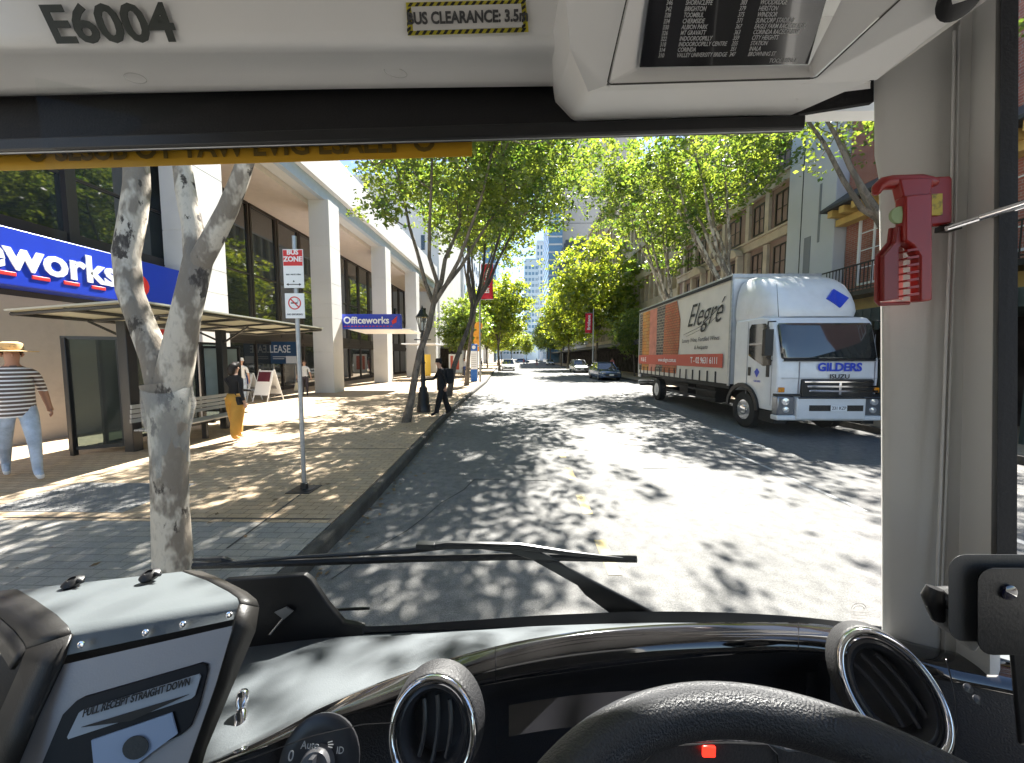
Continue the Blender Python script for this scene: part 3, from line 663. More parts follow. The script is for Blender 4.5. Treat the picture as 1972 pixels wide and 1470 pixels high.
M_tpale = mat('pale tower concrete', (.62,.60,.58), .7, var=.04, scale=.1)
block('concrete_tower', 'tall blank beige concrete tower rising above the road end', 14.2, 38, 122, 150, 78, mat('beige tower', (.52,.48,.44), .75, var=.05, scale=.08), nx=5, fl=13, wh=.008, ww=1.0, z0=20)
block('dark_tower', 'dark glass tower with pale grid at the left edge of the beige concrete tower', 9.2, 13.6, 116, 140, 50, M_tblue, wm=M_conc, nx=1, fl=2.4, wh=.2, ww=.96, z0=6, sides=('front','street'))
block('office_block', 'low dark office block with white window bands below the beige tower', 12.6, 24, 104, 115, 34, mat('charcoal cladding', (.05,.055,.06), .5), wm=M_slate, nx=6, fl=3.0, wh=.3, ww=.8, z0=8)
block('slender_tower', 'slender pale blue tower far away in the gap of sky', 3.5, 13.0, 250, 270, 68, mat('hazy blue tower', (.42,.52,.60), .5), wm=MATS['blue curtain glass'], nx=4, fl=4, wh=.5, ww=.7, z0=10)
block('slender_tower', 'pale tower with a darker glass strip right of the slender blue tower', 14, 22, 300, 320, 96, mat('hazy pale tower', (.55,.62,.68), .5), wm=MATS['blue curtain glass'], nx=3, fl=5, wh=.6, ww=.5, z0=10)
block('pale_building', 'white blank walled building on the left after the colonnade', -24, -9.4, 42.5, 58, 22, M_conc, nx=4, fl=4.2, wh=.4, ww=.12, z0=6, sides=('front',))
block('pale_building', 'white building with small square windows behind the red banner on the left', -24, -9.2, 60, 92, 26, M_white, nx=5, fl=3.4, wh=.4, ww=.35, z0=6, sides=('front','street'))
block('blue_tower', 'blue glass tower rising behind the white building on the left', -26, -8.4, 130, 150, 52, M_tblue, wm=M_conc, nx=7, fl=3.6, wh=.15, ww=.95, z0=6, sides=('front','street'))
block('street_block', 'grey office block on the left far up the road', -24, -9.0, 96, 128, 24, M_tpale, nx=4, fl=3.6, wh=.5, ww=.6, sides=('front','street'))
block('street_block', 'distant pale block closing the road end', -30, 12, 330, 350, 30, M_tpale, nx=14, fl=3.6, wh=.5, ww=.6)
block('street_block', 'grey block on the right far up the road behind the ribbed buildings', 13, 30, 152, 230, 30, M_tpale, nx=4, fl=3.6, wh=.5, ww=.6, sides=('front','street'))
# street awnings and shopfronts on the far left
sa = thing('shop_awning', 'dark shop awning over bright red and white shopfront on the far left pavement', 'awning', (-8.6, 44, 3))
mb = MB(); mb.box(-9.35, -6.4, 42.5, 58, 3.0, 3.4); mb.build('canopy', M_awn, sa, world=True)
mb = MB(); mb.box(-9.39, -9.3, 42.5, 58, .15, 2.99); mb.build('shopfront', M_shop, sa, world=True)
mb = MB(); mb.box(-8.2, -6.6, 41.6, 41.7, .15, 2.3); f = mb.build('poster', M_signw, sa, world=True)
mb = MB(); mb.box(-8.0,-7.7,41.56,41.6,.5,2.1); mb.box(-7.4,-7.0,41.56,41.6,.5,2.1); mb.build('red_panel', mat('poster red', (.6,.12,.08), .6), sa, world=True)
mb = MB(); mb.box(-9.2, -8.5, 34.2, 34.3, .15, 2.2); f = mb.build('display_board', mat('yellow board', (.7,.45,.05), .6), sa, world=True)
mb = MB(); mb.box(-9.3,-6.6,28.2,31.2,2.95,3.05); mb.build('flat_canopy', M_signw, sa, world=True)

# ------------------------------------------------------------------ street furniture
def sign_pole():
    g = G(586, 943, .15)
    r = thing('sign_pole', 'slim grey pole with red BUS ZONE and white no smoking signs on the pavement', 'sign post', g)
    top = P(580, 455, g.y)
    mb = MB(); mb.tube([(0,0,0),(0,0,top.z-g.z)], .028, 14); mb.build('pole', M_steel, r, smooth=True)
    mb = MB(); mb.lathe([(.13,0),(.13,.012),(.05,.02),(.045,.09),(.03,.1)], (0,0,.0), n=20); mb.box(-.16,.16,-.16,.16,-.005,.008); mb.build('base', M_blackm, r, smooth=True)
    def plate(nm, y0, y1, wd, m):
        za = P(580, y0, g.y).z-g.z; zb = P(580, y1, g.y).z-g.z
        mb = MB(); mb.box(-wd/2,wd/2,-.045,-.035,zb,za); return mb.build(nm, m, r, bevel=.004), za, zb
    s, za, zb = plate('bus_zone_plate', 482, 556, .265, M_signw)
    mb = MB(); mb.box(-.125,.125,-.048,-.0455,za-.21,za-.012); mb.build('red_field', M_red, s)
    text('lettering', 'BUS\nZONE', .088, M_signw, s, (0,-.0485,za-.085), (1,0,0), (0,0,1), world=False, bold=.003)
    mb = MB(); mb.box(-.08,.08,-.047,-.0455,zb+.04,zb+.05); mb.slab([(-.1,-.047,zb+.045),(-.07,-.047,zb+.062),(-.07,-.047,zb+.028)], (0,.0015,0)); mb.slab([(.1,-.047,zb+.045),(.07,-.047,zb+.062),(.07,-.047,zb+.028)], (0,.0015,0)); mb.slab([(0,-.047,zb+.1),(-.014,-.047,zb+.075),(.014,-.047,zb+.075)], (0,.0015,0)); mb.build('arrow', M_txt, s)
    text('small_print', 'BUS  MAX 5 MIN', .026, M_txt, s, (0,-.0465,zb+.17), (1,0,0), (0,0,1), world=False)
    s, za, zb = plate('no_smoking_plate', 566, 614, .255, M_signw); c = (0, -.047, (za+zb)/2+.035)
    mb = MB(); mb.lathe([(.085,-.002),(.085,.0),(.07,.0),(.07,-.002)], c, (0,-1,0), 28, closed=True)
    mb.obox(c, (.055,0,-.055), (0,.0008,0), (.006,0,.006)); mb.build('ring', M_red, s)
    mb = MB(); mb.box(-.05,.04,-.0475,-.0462,c[2]-.008,c[2]+.008); mb.tube([(.04,-.047,c[2]+.01),(.05,-.047,c[2]+.03),(.035,-.047,c[2]+.045)], .003, 4); mb.build('cigarette', M_txt, s)
    text('lettering', 'NO SMOKING', .032, M_txt, s, (0,-.0465,zb+.05), (1,0,0), (0,0,1), world=False)
sign_pole()
def lamp(x, y, label):
    r = thing('street_lamp', label, 'street lamp', (x, y, .15))
    mb = MB(); mb.lathe([(.26,0),(.26,.25),(.22,.3),(.2,.75),(.16,.8),(.15,.95),(.09,1.02),(.075,1.9),(.10,1.94),(.07,2.0),(.055,2.9),(.09,2.95),(.05,3.0),(.05,3.15)], n=16)
    mb.tube([(-.32,0,2.85),(.32,0,2.85)], .02, 8); mb.build('post', M_blackm, r, smooth=True, auto=50)
    mb = MB(); mb.lathe([(.09,3.15),(.12,3.2),(.06,3.22)], n=6); mb.lathe([(.27,3.72),(.14,3.9),(.1,4.0),(.05,4.03),(.03,4.12),(.0,4.2)], n=6)
    for k in range(6):
        a = 2*PI*k/6; mb.tube([(.1*math.cos(a),.1*math.sin(a),3.18),(.22*math.cos(a),.22*math.sin(a),3.72)], .014, 5)
    hd = mb.build('lantern', M_blackm, r)
    mb = MB(); mb.lathe([(.09,3.19),(.21,3.715)], n=6); mb.build('glass', mat_glass('lantern glass', (.85,.86,.84), .8, .15, (.7,.7,.68)), hd)
    mb = MB(); mb.lathe([(.03,3.2),(.05,3.35),(.05,3.5),(.0,3.56)], n=10); mb.build('bulb', M_signw, hd, smooth=True)
lamp(G(816,793,.15).x, G(816,793,.15).y, 'black cast iron street lamp with glass lantern on the left pavement')
bpy.data.objects['street_lamp'].scale = (.86,.86,.83)
def totem(x, y):
    r = thing('bus_stop_totem', 'blue and white bus stop totem at the kerb beyond the walking man in black', 'bus stop', (x, y, .15))
    mb = MB(); mb.box(-.24,.24,-.06,.06,.0,.9); mb.build('base', mat('totem blue', (.01,.12,.45), .4), r, bevel=.02)
    mb = MB(); mb.box(-.24,.24,-.05,.05,.905,2.25); mb.build('timetable_panel', M_signw, r, bevel=.01)
    mb = MB(); mb.box(-.26,.26,-.06,.06,2.255,2.75); h = mb.build('head', mat('totem blue', (.01,.12,.45), .4), r, bevel=.03)
    mb = MB(); mb.lathe([(.14,0),(.14,.006)], (0,-.061,2.52), (0,-1,0), 18); mb.build('symbol', M_signw, h)
    mb = MB()
    for i in range(7): mb.box(-.18,.18,-.056,-.051,1.1+i*.15,1.13+i*.15)
    mb.build('timetable_lines', mat('grey print', (.3,.3,.32), .6), r)
g = G(913,735,.15); totem(g.x, g.y)
# orange round signs on a pole
g = G(920,728,.15); r = thing('warning_sign', 'stack of orange round signs on a pole beyond the blue and white totem', 'sign', (g.x, g.y, .15)); k = g.y/FPX
mb = MB(); mb.tube([(0,0,0),(0,0,4.6)], .04, 8); mb.build('pole', M_steel, r)
for z, q in ((4.45,.36),(3.75,.36),(3.15,.34)):
    mb = MB(); mb.lathe([(q,0),(q,.02)], (.1*(z > 4),-.06,z), (0,-1,0), 20); mb.build('disc', mat('orange board', (.75,.33,.02), .5, var=.15, scale=6), r)
mb = MB(); mb.box(-.3,.3,-.05,.0,2.3,2.7); mb.build('plate', mat('orange board', (.7,.3,.02), .5), r)
# red banners
def banner(px, y0, y1, wpx, d, label, side):
    top = P(px, y0, d); bot = P(px, y1, d); wd = wpx*d/FPX; x0 = top.x
    r = thing('street_banner', label, 'banner', (x0 - side*(wd/2+.12), d, .15), 0, 'red street banners')
    mb = MB(); mb.tube([(0,0,0),(0,0,top.z+.3)], [.08,.05], 8); mb.tube([(0,0,top.z-.15),(side*(wd+.15),0,top.z-.15)], .02, 6); mb.tube([(0,0,bot.z-.15),(side*(wd+.15),0,bot.z-.15)], .02, 6); mb.build('pole', M_steel, r)
    mb = MB(); xa, xb = sorted((side*.1, side*(wd+.12)))
    mb.grid([[(xa+(xb-xa)*j/6, .05*math.sin(j*1.1)+.02*math.sin(i), bot.z-.12+(top.z-bot.z-.06)*i/8) for j in range(7)] for i in range(9)])
    f = mb.build('cloth', mat('banner red', (.55,.02,.05), .7, var=.08), r, smooth=True, solid=.01, auto=80)
    text('lettering', 'Brisbane', wd*.62, M_signw, f, ((xa+xb)/2,-.09,(top.z+bot.z)/2-.1), (0,0,1), (-1,0,0), world=False, bold=.01)
banner(938, 508, 577, 22, 26, 'larger red banner with white lettering above the left kerb', 1)
banner(1134, 603, 642, 13, 37, 'smaller red banner above the right kerb beyond the truck', -1)
# folding footpath boards
def aframe(c, wd, h, rz, label, topc, name='footpath_board'):
    r = thing(name, label, 'sign', c, rz)
    for s in (-1, 1):
        mb = MB(); mb.obox((-wd/2, s*.2, h/2), (.02,0,0), (0,.012,0), (0,-s*.19,h/2)); mb.obox((wd/2, s*.2, h/2), (.02,0,0), (0,.012,0), (0,-s*.19,h/2)); mb.build('leg', M_signw, r)
        mb = MB(); mb.obox((0, s*.19, h*.58), (wd/2-.02,0,0), (0,.008,0), (0,-s*.14,h*.38)); p = mb.build('panel', M_signw, r)
        mb = MB(); mb.obox((0, s*.135+s*.012, h*.77), (wd/2-.06,0,0), (0,.004,0), (0,-s*.05,h*.15)); mb.build('heading', topc, p)
        mb = MB(); mb.obox((0, s*.21+s*.012, h*.42), (wd/4,0,0), (0,.004,0), (0,-s*.03,h*.05)); mb.build('print', mat('grey print', (.3,.3,.32), .6), p)
g = G(517,772,.15); aframe(g, .72, 1.3, R(-12), 'white folding footpath board with maroon heading left of the concrete pillar', mat('maroon', (.10,.015,.03), .5))
g = G(480,772,.15); aframe(g, .5, 1.15, R(-8), 'narrow blue folding board half hidden behind the woman in mustard trousers', mat('board blue', (.02,.12,.5), .5))

# ------------------------------------------------------------------ bus shelter and bench
sh = thing('bus_shelter', 'black framed glass bus shelter with flat translucent roof on the left pavement', 'shelter', (-7.7, 8.5, .15))
M_shg = mat_glass('shelter glass', (.42,.48,.47), 2.6, .10, (.10,.13,.13))
def post(x, y, w_, d_, h):
    mb = MB(); mb.box(x-w_/2,x+w_/2,y-d_/2,y+d_/2,.15,h); mb.build('post', M_blackm, sh, world=True, bevel=.01)
post(-7.4, 6.64, .18, .18, 2.62); post(-7.45, 8.85, .16, .16, 2.62); post(-8.05, 9.65, .09, .09, 2.5); post(-8.15, 6.3, .08, .08, 2.3)
def panel(a, b, z0, z1, m=M_shg):
    a = Vector((*a,0)); b = Vector((*b,0)); t = (b-a).normalized(); s = Vector((-t.y,t.x,0)); L = (b-a).length; c = (a+b)/2
    mb = MB()
    for z in (z0, z1): mb.obox(c+Vector((0,0,z)), t*L/2, s*.025, (0,0,.03))
    mb.obox(a+t*.03+Vector((0,0,(z0+z1)/2)), t*.03, s*.024, (0,0,(z1-z0)/2-.03)); mb.obox(b-t*.03+Vector((0,0,(z0+z1)/2)), t*.03, s*.024, (0,0,(z1-z0)/2-.03))
    f = mb.build('glass_frame', M_blackm, sh, world=True)
    mb = MB(); mb.obox(c+Vector((0,0,(z0+z1)/2)), t*(L/2-.06), s*.005, (0,0,(z1-z0)/2-.03)); mb.build('pane', m, f, world=True)
panel((-8.2,6.28), (-7.5,6.62), .28, 2.3)
panel((-8.05,6.7), (-8.05,8.8), .28, 2.3); panel((-8.05,8.9), (-8.05,9.6), .28, 2.3)
M_ad = mat('frosted poster panel', (.36,.45,.46), .35, var=.12, scale=3)
panel((-8.0,8.9), (-7.55,8.9), .6, 2.2, M_ad); panel((-8.0,9.62), (-7.6,9.62), .6, 2.2, M_ad)
mb = MB()   # roof frame, slightly raised to the street
def rz_(x): return 2.66 + (x+8.3)*.07
for x in (-8.3, -7.4, -6.25): mb.tube([(x,5.75,rz_(x)),(x,11.25,rz_(x))], .035, 6)
for i in range(6): y = 5.75+i*1.1; mb.tube([(-8.3,y,rz_(-8.3)-.01),(-6.25,y,rz_(-6.25)-.01)], .03, 6)
for y in (6.64, 8.85): mb.tube([(-7.4,y,2.3),(-6.75,y,2.7)], .025, 6); mb.tube([(-7.4,y,2.3),(-8.1,y,2.62)], .025, 6)
mb.build('roof_frame', M_blackm, sh, world=True)
mb = MB(); mb.add([(-8.35,5.7,rz_(-8.35)+.04),(-6.2,5.7,rz_(-6.2)+.04),(-6.2,11.3,rz_(-6.2)+.04),(-8.35,11.3,rz_(-8.35)+.04),(-8.35,5.7,rz_(-8.35)+.07),(-6.2,5.7,rz_(-6.2)+.07),(-6.2,11.3,rz_(-6.2)+.07),(-8.35,11.3,rz_(-8.35)+.07)],[(0,3,2,1),(4,5,6,7),(0,1,5,4),(1,2,6,5),(2,3,7,6),(3,0,4,7)])
mt = bpy.data.materials.new('translucent roof sheet'); mt.use_nodes = True; n_ = mt.node_tree.nodes; l_ = mt.node_tree.links; n_.clear()
o_ = n_.new('ShaderNodeOutputMaterial'); a_ = n_.new('ShaderNodeAddShader'); d_ = n_.new('ShaderNodeBsdfDiffuse'); d_.inputs[0].default_value = (.35,.36,.33,1); t_ = n_.new('ShaderNodeBsdfTranslucent'); t_.inputs[0].default_value = (.13,.115,.08,1)
l_.new(d_.outputs[0], a_.inputs[0]); l_.new(t_.outputs[0], a_.inputs[1]); l_.new(a_.outputs[0], o_.inputs[0])
mb.build('roof_sheet', mt, sh, world=True)
mb = MB(); mb.box(-7.2,-6.85,7.02,7.06,2.28,2.5); mb.build('route_flag', M_red, sh, world=True)
be = thing('bench', 'long slatted grey metal bench in front of the bus shelter', 'bench', (-6.95, 7.9, .15))
M_slat = mat('grey slats', (.40,.41,.41), .5, metal=.2, var=.1)
mb = MB()
for i in range(4): mb.box(-7.24+.01*i,-7.21+.01*i,6.45,8.7,.72+i*.09,.79+i*.09)
mb.build('backrest', M_slat, be, world=True)
mb = MB()
for i in range(5): mb.box(-7.17+i*.09,-7.1+i*.09,6.45,8.7,.57,.60)
mb.build('seat', M_slat, be, world=True)
for y in (6.75, 7.7, 8.5):
    mb = MB(); mb.box(-7.15,-6.72,y-.03,y+.03,.5,.568); mb.box(-7.0,-6.9,y-.03,y+.03,.15,.5); mb.box(-7.27,-7.245,y-.03,y+.03,.5,1.06); mb.box(-7.3,-7.15,y-.03,y+.03,.5,.56); mb.build('leg', M_blackm, be, world=True)
# bins, bikes and planters up the street
for i, (x, y) in enumerate(((-4.4,27.5),(-4.6,31),)):
    r = thing('bicycle_rack', ('nearer' if i == 0 else 'farther')+' steel hoop bicycle rack behind the man in black', 'bicycle rack', (x, y, .15))
    for k in range(3):
        mb = MB(); mb.tube([(0,k*.7,0),(0,k*.7,.7),(.12,k*.7,.82),(.5,k*.7,.82),(.62,k*.7,.7),(.62,k*.7,0)], .025, 8); mb.build('hoop', M_blackm, r)

# ------------------------------------------------------------------ vehicles
def wheel(root, c, r, wd, rim=M_steel, ax=(1,0,0), out=-1):
    c = Vector(c); mb = MB()
    mb.lathe([(r*.60,-wd/2+.01),(r*.92,-wd/2),(r,-wd/2+.03),(r,wd/2-.03),(r*.92,wd/2),(r*.60,wd/2-.01)], c, ax, 28, closed=True); t = mb.build('wheel', M_rubber, root, smooth=True, auto=50)
    mb = MB(); a = Vector(ax); o = a*out*(wd/2-.02)
    mb.lathe([(r*.60,0),(r*.56,.03*0),(r*.5,-.05),(r*.3,-.06),(r*.26,.02),(r*.1,.03)], c+o, a*out, 24)
    rm = mb.build('rim', rim, t, smooth=True, auto=40)
    mb = MB()
    for k in range(8):
        an = 2*PI*k/8; v = Vector((0, math.cos(an), math.sin(an)))*r*.42; mb.lathe([(r*.085,0),(r*.085,.012)], c+o+v+a*out*(-.056), a*out, 8)
    mb.build('rim_hole', M_black, t)
    return t
M_truck = mat('truck white paint', (.72,.73,.74), .28, coat=.4, var=.03, dirt=(.50,.49,.46), dscale=2.2, damt=.28)
M_curt = mat('white curtain fabric', (.66,.62,.56), .6, var=.05, scale=2, bump=.15, bscale=6)
M_dk = mat('underbody black', (.012,.012,.012), .7)
def truck():
    X0, Y0 = 7.46, 8.8
    r = thing('delivery_truck', 'white curtain sided truck with roof deflector, blue cab lettering and a printed red striped side', 'truck', (X0, Y0, 0))
    B = lambda mb, nm, m, **k: mb.build(nm, m, k.pop('p', r), **k)
    # box
    mb = MB(); mb.box(-1.22,1.22,1.95,9.95,1.15,4.30); B(mb,'cargo_box',M_truck)
    mb = MB(); mb.box(-1.27,1.27,1.9,10.0,4.24,4.36); mb.box(-1.27,-1.22,1.9,2.0,1.1,4.24); mb.box(1.22,1.27,1.9,2.0,1.1,4.24); mb.box(-1.27,-1.22,9.9,10,1.1,4.24); B(mb,'frame_rail',M_steel,bevel=.01)
    mb = MB(); mb.box(-1.285,-1.272,1.95,9.95,4.20,4.30); B(mb,'top_track',M_dk)
    mb = MB(); rows = []
    for z in np.linspace(1.16, 4.2, 8):
        rows.append([(-1.245-.012*math.sin(y*5.2)*(1-(z-1.16)/3.4), y, z) for y in np.linspace(2.02, 9.88, 60)])
    mb.grid(rows); cu = B(mb,'side_curtain',M_curt,smooth=True,auto=80)
    xs = -1.268
    # printed side: picture columns, band, lettering
    def prt(nm, pts, m): mb = MB(); mb.slab([(xs,y,z) for y,z in pts], (.004,0,0)); return mb.build(nm, m, cu)
    org = mat_brick('orange printed rows', (.60,.22,.04), (.50,.30,.10), (.16,.05,.02), (.22,.16)); pk = mat('salmon print', (.55,.20,.14), .6, var=.2, scale=3); bk = mat_brick('dark printed rows', (.06,.05,.05), (.14,.12,.1), (.5,.42,.3), (.3,.12)); rd2 = mat_brick('red brown printed rows', (.50,.14,.06), (.42,.18,.08), (.12,.04,.03), (.24,.10))
    prt('picture', [(9.85,1.3),(9.85,4.1),(9.45,4.15),(9.45,1.3)], bk); prt('picture', [(9.44,1.3),(9.44,4.15),(8.5,4.15),(8.5,1.3)], org)
    prt('picture', [(8.49,1.3),(8.49,4.15),(7.6,4.15),(7.6,1.3)], pk); prt('picture', [(7.59,1.3),(7.59,4.15),(6.7,4.15),(6.9,1.3)], bk)
    prt('picture', [(6.89,1.3),(6.69,4.15),(5.6,4.15),(5.25,3.4),(5.3,2.4),(5.5,1.3)], rd2)
    xs = -1.274; prt('red_band', [(9.9,1.62),(9.9,2.05),(2.25,2.05),(2.25,1.62)], mat('band red', (.50,.06,.03), .5))
    xs = -1.277
    def tx(s, y, z, size, m, **k): text('lettering', s, size, m, cu, (xs-.002, y, z), (0,-1,0), (0,0,1), world=False, ext=.001, **k)
    tx('Elegré', 3.55, 3.38, 1.12, M_txt, shear=.6, bold=-.003, sx=.80)
    mb = MB(); mb.tube([(xs,4.9,2.78),(xs,3.6,3.0),(xs,2.4,3.55)], .012, 5, flat=.3); mb.tube([(xs,4.7,2.7),(xs,3.3,2.95),(xs,2.5,3.3)], .008, 5, flat=.3); mb.build('flourish', M_txt, cu)
    tx('Luxury Wine, Fortified Wines', 3.75, 2.55, .21, M_txt, shear=.2); tx('& Antipasto', 3.6, 2.28, .19, M_txt, shear=.2)
    tx('T - 02 9631 6111', 3.4, 1.83, .30, M_signw, bold=.004, sx=.85); tx('www.elegre.com.au', 6.4, 1.83, .24, M_signw, bold=.003, sx=.95); tx('N & E', 9.2, 1.83, .3, M_signw, bold=.004)
    mb = MB()
    for i in range(15): y = 2.6+i*.5; mb.box(-1.285,-1.262,y,y+.05,1.12,1.50)
    B(mb,'buckle_strap',M_dk)
    # chassis
    mb = MB(); mb.box(-1.22,1.22,1.95,9.95,1.0,1.145); mb.box(-.45,-.3,.3,9.6,.65,1.0); mb.box(.3,.45,.3,9.6,.65,1.0); mb.box(-1.0,-.5,3.1,4.4,.45,.95); mb.box(-1.1,-.4,4.8,5.5,.5,.95); mb.box(.5,1.1,3,4.6,.45,.95); mb.box(-1.2,1.2,9.75,9.9,.5,.62); mb.box(-1.2,-1.15,2.7,6.6,.55,.62); mb.box(-1.2,-1.15,2.7,6.6,.8,.86)
    mb.box(-.9,.9,1.2,1.35,.4,.6); mb.box(-.9,.9,7.55,7.7,.4,.6)
    B(mb,'chassis',M_dk)
    mb = MB(); mb.box(-1.27,-1.2,9.6,9.97,.95,1.1); mb.box(-1.25,1.25,9.96,10.02,.55,.75); B(mb,'rear_bar',M_steel)
    mb = MB(); mb.box(-1.22,-.62,7.0,8.2,1.0,1.06); B(mb,'mudguard',M_dk)
    for x in (-1.08, 1.08):
        wheel(r, (x,1.28,.49), .49, .27, M_chrome if x < 0 else M_steel, out=-1 if x < 0 else 1)
        wheel(r, (x,7.6,.49), .49, .30, M_steel, out=-1 if x < 0 else 1)
    # cab: outer profile with wheel arch, lofted over five x stations for rounded corners
    def prof(inset, ay):
        top = [(.02+ay,.62),(0+ay,1.05),(-.03+ay,1.45),(-.01+ay,1.85),(.10+ay,2.35),(.22+ay,2.80-inset*.3),(.34+ay,2.93-inset*.6),(.7,3.0-inset),(1.70,3.0-inset),(1.74,2.9-inset),(1.74,1.05),(1.70,1.0)]
        arch = [(1.28+.60*math.cos(a), .52+.60*math.sin(a)) for a in [PI*.30+PI*.56*k/8 for k in range(9)]]
        return [*top, *arch, (.58,.62)]
    st = [(-1.22,.05,.10),(-1.19,.02,.04),(-1.05,.0,.0),(1.05,0,0),(1.19,.02,.04),(1.22,.05,.10)]
    mb = MB(); n = len(prof(0,0)); vs = []
    for x, ins, ay in st: vs += [(x, y, z) for y, z in prof(ins, ay)]
    fs = [(i*n+k, i*n+(k+1) % n, (i+1)*n+(k+1) % n, (i+1)*n+k) for i in range(len(st)-1) for k in range(n)] + [tuple(range(n)), tuple((len(st)-1)*n+k for k in range(n))]
    mb.add(vs, fs); B(mb,'cab',M_truck,bevel=.02,smooth=True,auto=35)
    # roof deflector
    mb = MB(); rows = []
    for z, yf, w_ in ((2.96,.36,1.14),(3.1,.33,1.17),(3.3,.38,1.17),(3.55,.50,1.15),(3.8,.68,1.11),(4.0,.93,1.04),(4.12,1.2,.95),(4.17,1.5,.86),(4.17,1.8,.84)):
        row = [(-w_,1.85,z)]
        for k in range(17):
            a = PI*k/16; cx = -math.cos(a); e = .38; sx = math.copysign(abs(cx)**e, cx); sy = math.sin(a)**e if math.sin(a) > 0 else 0
            row.append((w_*sx, 1.78-(1.78-yf)*sy, z))
        row.append((w_,1.85,z)); rows.append(row)
    mb.grid(rows); mb.add(rows[-1], [tuple(range(len(rows[-1])))]); B(mb,'roof_deflector',M_truck,smooth=True,auto=70)
    mb = MB()
    mb.slab([(.20,.38,3.42),(.44,.50,3.66),(.74,.40,3.42),(.48,.31,3.18)], (0,.10,-.03)); B(mb,'diamond_badge',mat('badge blue', (.01,.05,.5), .4))
    # windscreen
    mb = MB(); rows = []
    for z, y in ((1.90,-.005),(1.94,.0),(2.35,.095),(2.72,.185),(2.78,.20)):
        e = .03 if z in (1.90, 2.78) else 0
        row = []
        for k in range(13):
            x = -1.13+2.26*k/12; q = max(0, abs(x)-.95); row.append((x*(1-e), y-.022+q*.16, z))
        rows.append(row)
    mb.grid(rows); B(mb,'windscreen',mat('dark cab glass', (.018,.022,.024), .04, spec=1.0, coat=1.0),smooth=True,solid=.01,auto=80)
    # side window, door lines, handle
    for s in (-1, 1):
        mb = MB(); x = s*1.224
        mb.slab([(x,.22,1.98),(x,.33,2.70),(x,.48,2.80),(x,1.02,2.82),(x,1.10,2.70),(x,1.10,2.0),(x,.95,1.92),(x,.5,1.72),(x,.2,1.75)], (s*.006,0,0)); w_ = B(mb,'side_window',MATS['dark cab glass'])
        mb = MB(); mb.box(min(x,x+s*.006),max(x,x+s*.006),1.14,1.155,.95,2.9); mb.box(min(x,x+s*.006),max(x,x+s*.006),.17,.18,.75,2.5); d = B(mb,'door_seam',MATS['grey print'])
        mb = MB(); mb.box(min(x,x+s*.02),max(x,x+s*.02),.98,1.08,1.45,1.68); B(mb,'door_handle',M_black,bevel=.01)
        mb = MB(); mb.box(min(x,x+s*.02),max(x,x+s*.02),.26,.36,1.45,1.75); mb.build('lamp_cover', M_black, r)
        # mirror
        mb = MB(); mb.tube([(s*1.2,.15,2.82),(s*1.45,.05,2.80),(s*1.47,.03,2.6)], .02, 6); mb.tube([(s*1.2,.2,1.85),(s*1.46,.05,1.95)], .018, 6)
        mb.box(s*1.45-.10,s*1.45+.10,-.02,.09,1.98,2.62); B(mb,'mirror',M_black,bevel=.03)
        mb = MB(); q = [(x,1.28+.60*math.cos(a),.52+.60*math.sin(a)) for a in [PI*.02+PI*.96*k/14 for k in range(15)]]; q2 = [(x,1.28+.72*math.cos(a),.52+.72*math.sin(a)) for a in [PI*.02+PI*.96*k/14 for k in range(15)]]
        mb.slab(q+q2[::-1], (s*.06,0,0)); B(mb,'wheel_arch',M_black,bevel=.01)
        mb = MB(); mb.box(min(s*.9,s*1.2),max(s*.9,s*1.2),.05,.62,.32,.60); B(mb,'step',M_dk)
        mb = MB(); mb.box(min(s*.82,s*1.235),max(s*.82,s*1.235),-.085,.12,.55,1.0); h = B(mb,'headlight',mat('headlight housing', (.25,.26,.28), .15, metal=.6),bevel=.03)
        mb = MB(); mb.lathe([(.09,0),(.085,.02),(.0,.03)], (s*1.05,-.085,.88),(0,-1,0),16); mb.lathe([(.075,0),(.07,.02),(.0,.03)], (s*1.03,-.085,.68),(0,-1,0),16); mb.build('lens', mat('lens', (.75,.76,.78), .08, metal=.6), h, smooth=True)
    text('door_lettering', 'GILDERS', .07, mat('badge blue', (.01,.05,.5), .4), r, (-1.232,.7,1.32), (0,-1,0), (0,0,1), world=False)
    mb = MB(); mb.slab([(-1.235,.62,1.56),(-1.235,.72,1.66),(-1.235,.82,1.56),(-1.235,.72,1.42)], (.006,0,0)); B(mb,'door_badge',MATS['badge blue'])
    # front: grille, trim, bumper, plate, lettering
    mb = MB(); mb.box(-.66,1.02,-.075,.0,.98,1.42); B(mb,'grille',M_black,bevel=.02)
    mb = MB()
    for z, x0 in ((1.36,-.62),(1.25,-.55),(1.14,-.5)): mb.box(x0,1.0-(-.62-x0),-.105,-.076,z-.03,z+.02)
    mb.box(.2,.26,-.1,-.076,1.05,1.38); B(mb,'chrome_bar',M_chrome,bevel=.008)
    mb = MB(); mb.box(-1.23,1.23,-.06,.1,1.0,1.06); B(mb,'black_trim',M_black,bevel=.01)
    mb = MB(); mb.box(-.80,1.2 - .38,-.14,.15,.45,.98); mb.box(-1.24,1.24,-.10,.15,.42,.545); B(mb,'bumper',M_truck,bevel=.03)
    mb = MB(); mb.box(-.52,.75,-.146,-.142,.66,.80); B(mb,'air_slot',M_black)
    mb = MB(); mb.box(-.02,.36,-.16,-.148,.66,.80); pl = B(mb,'number_plate',M_signw,bevel=.004)
    text('lettering', '231 KZP', .11, M_txt, pl, (.17,-.162,.73), (1,0,0), (0,0,1), world=False, sx=.85)
    text('lettering', 'GILDERS', .27, MATS['badge blue'], r, (.22,-.055,1.70), (1,0,0), (0,0,1), world=False, bold=.010, ext=.003, sx=1.02)
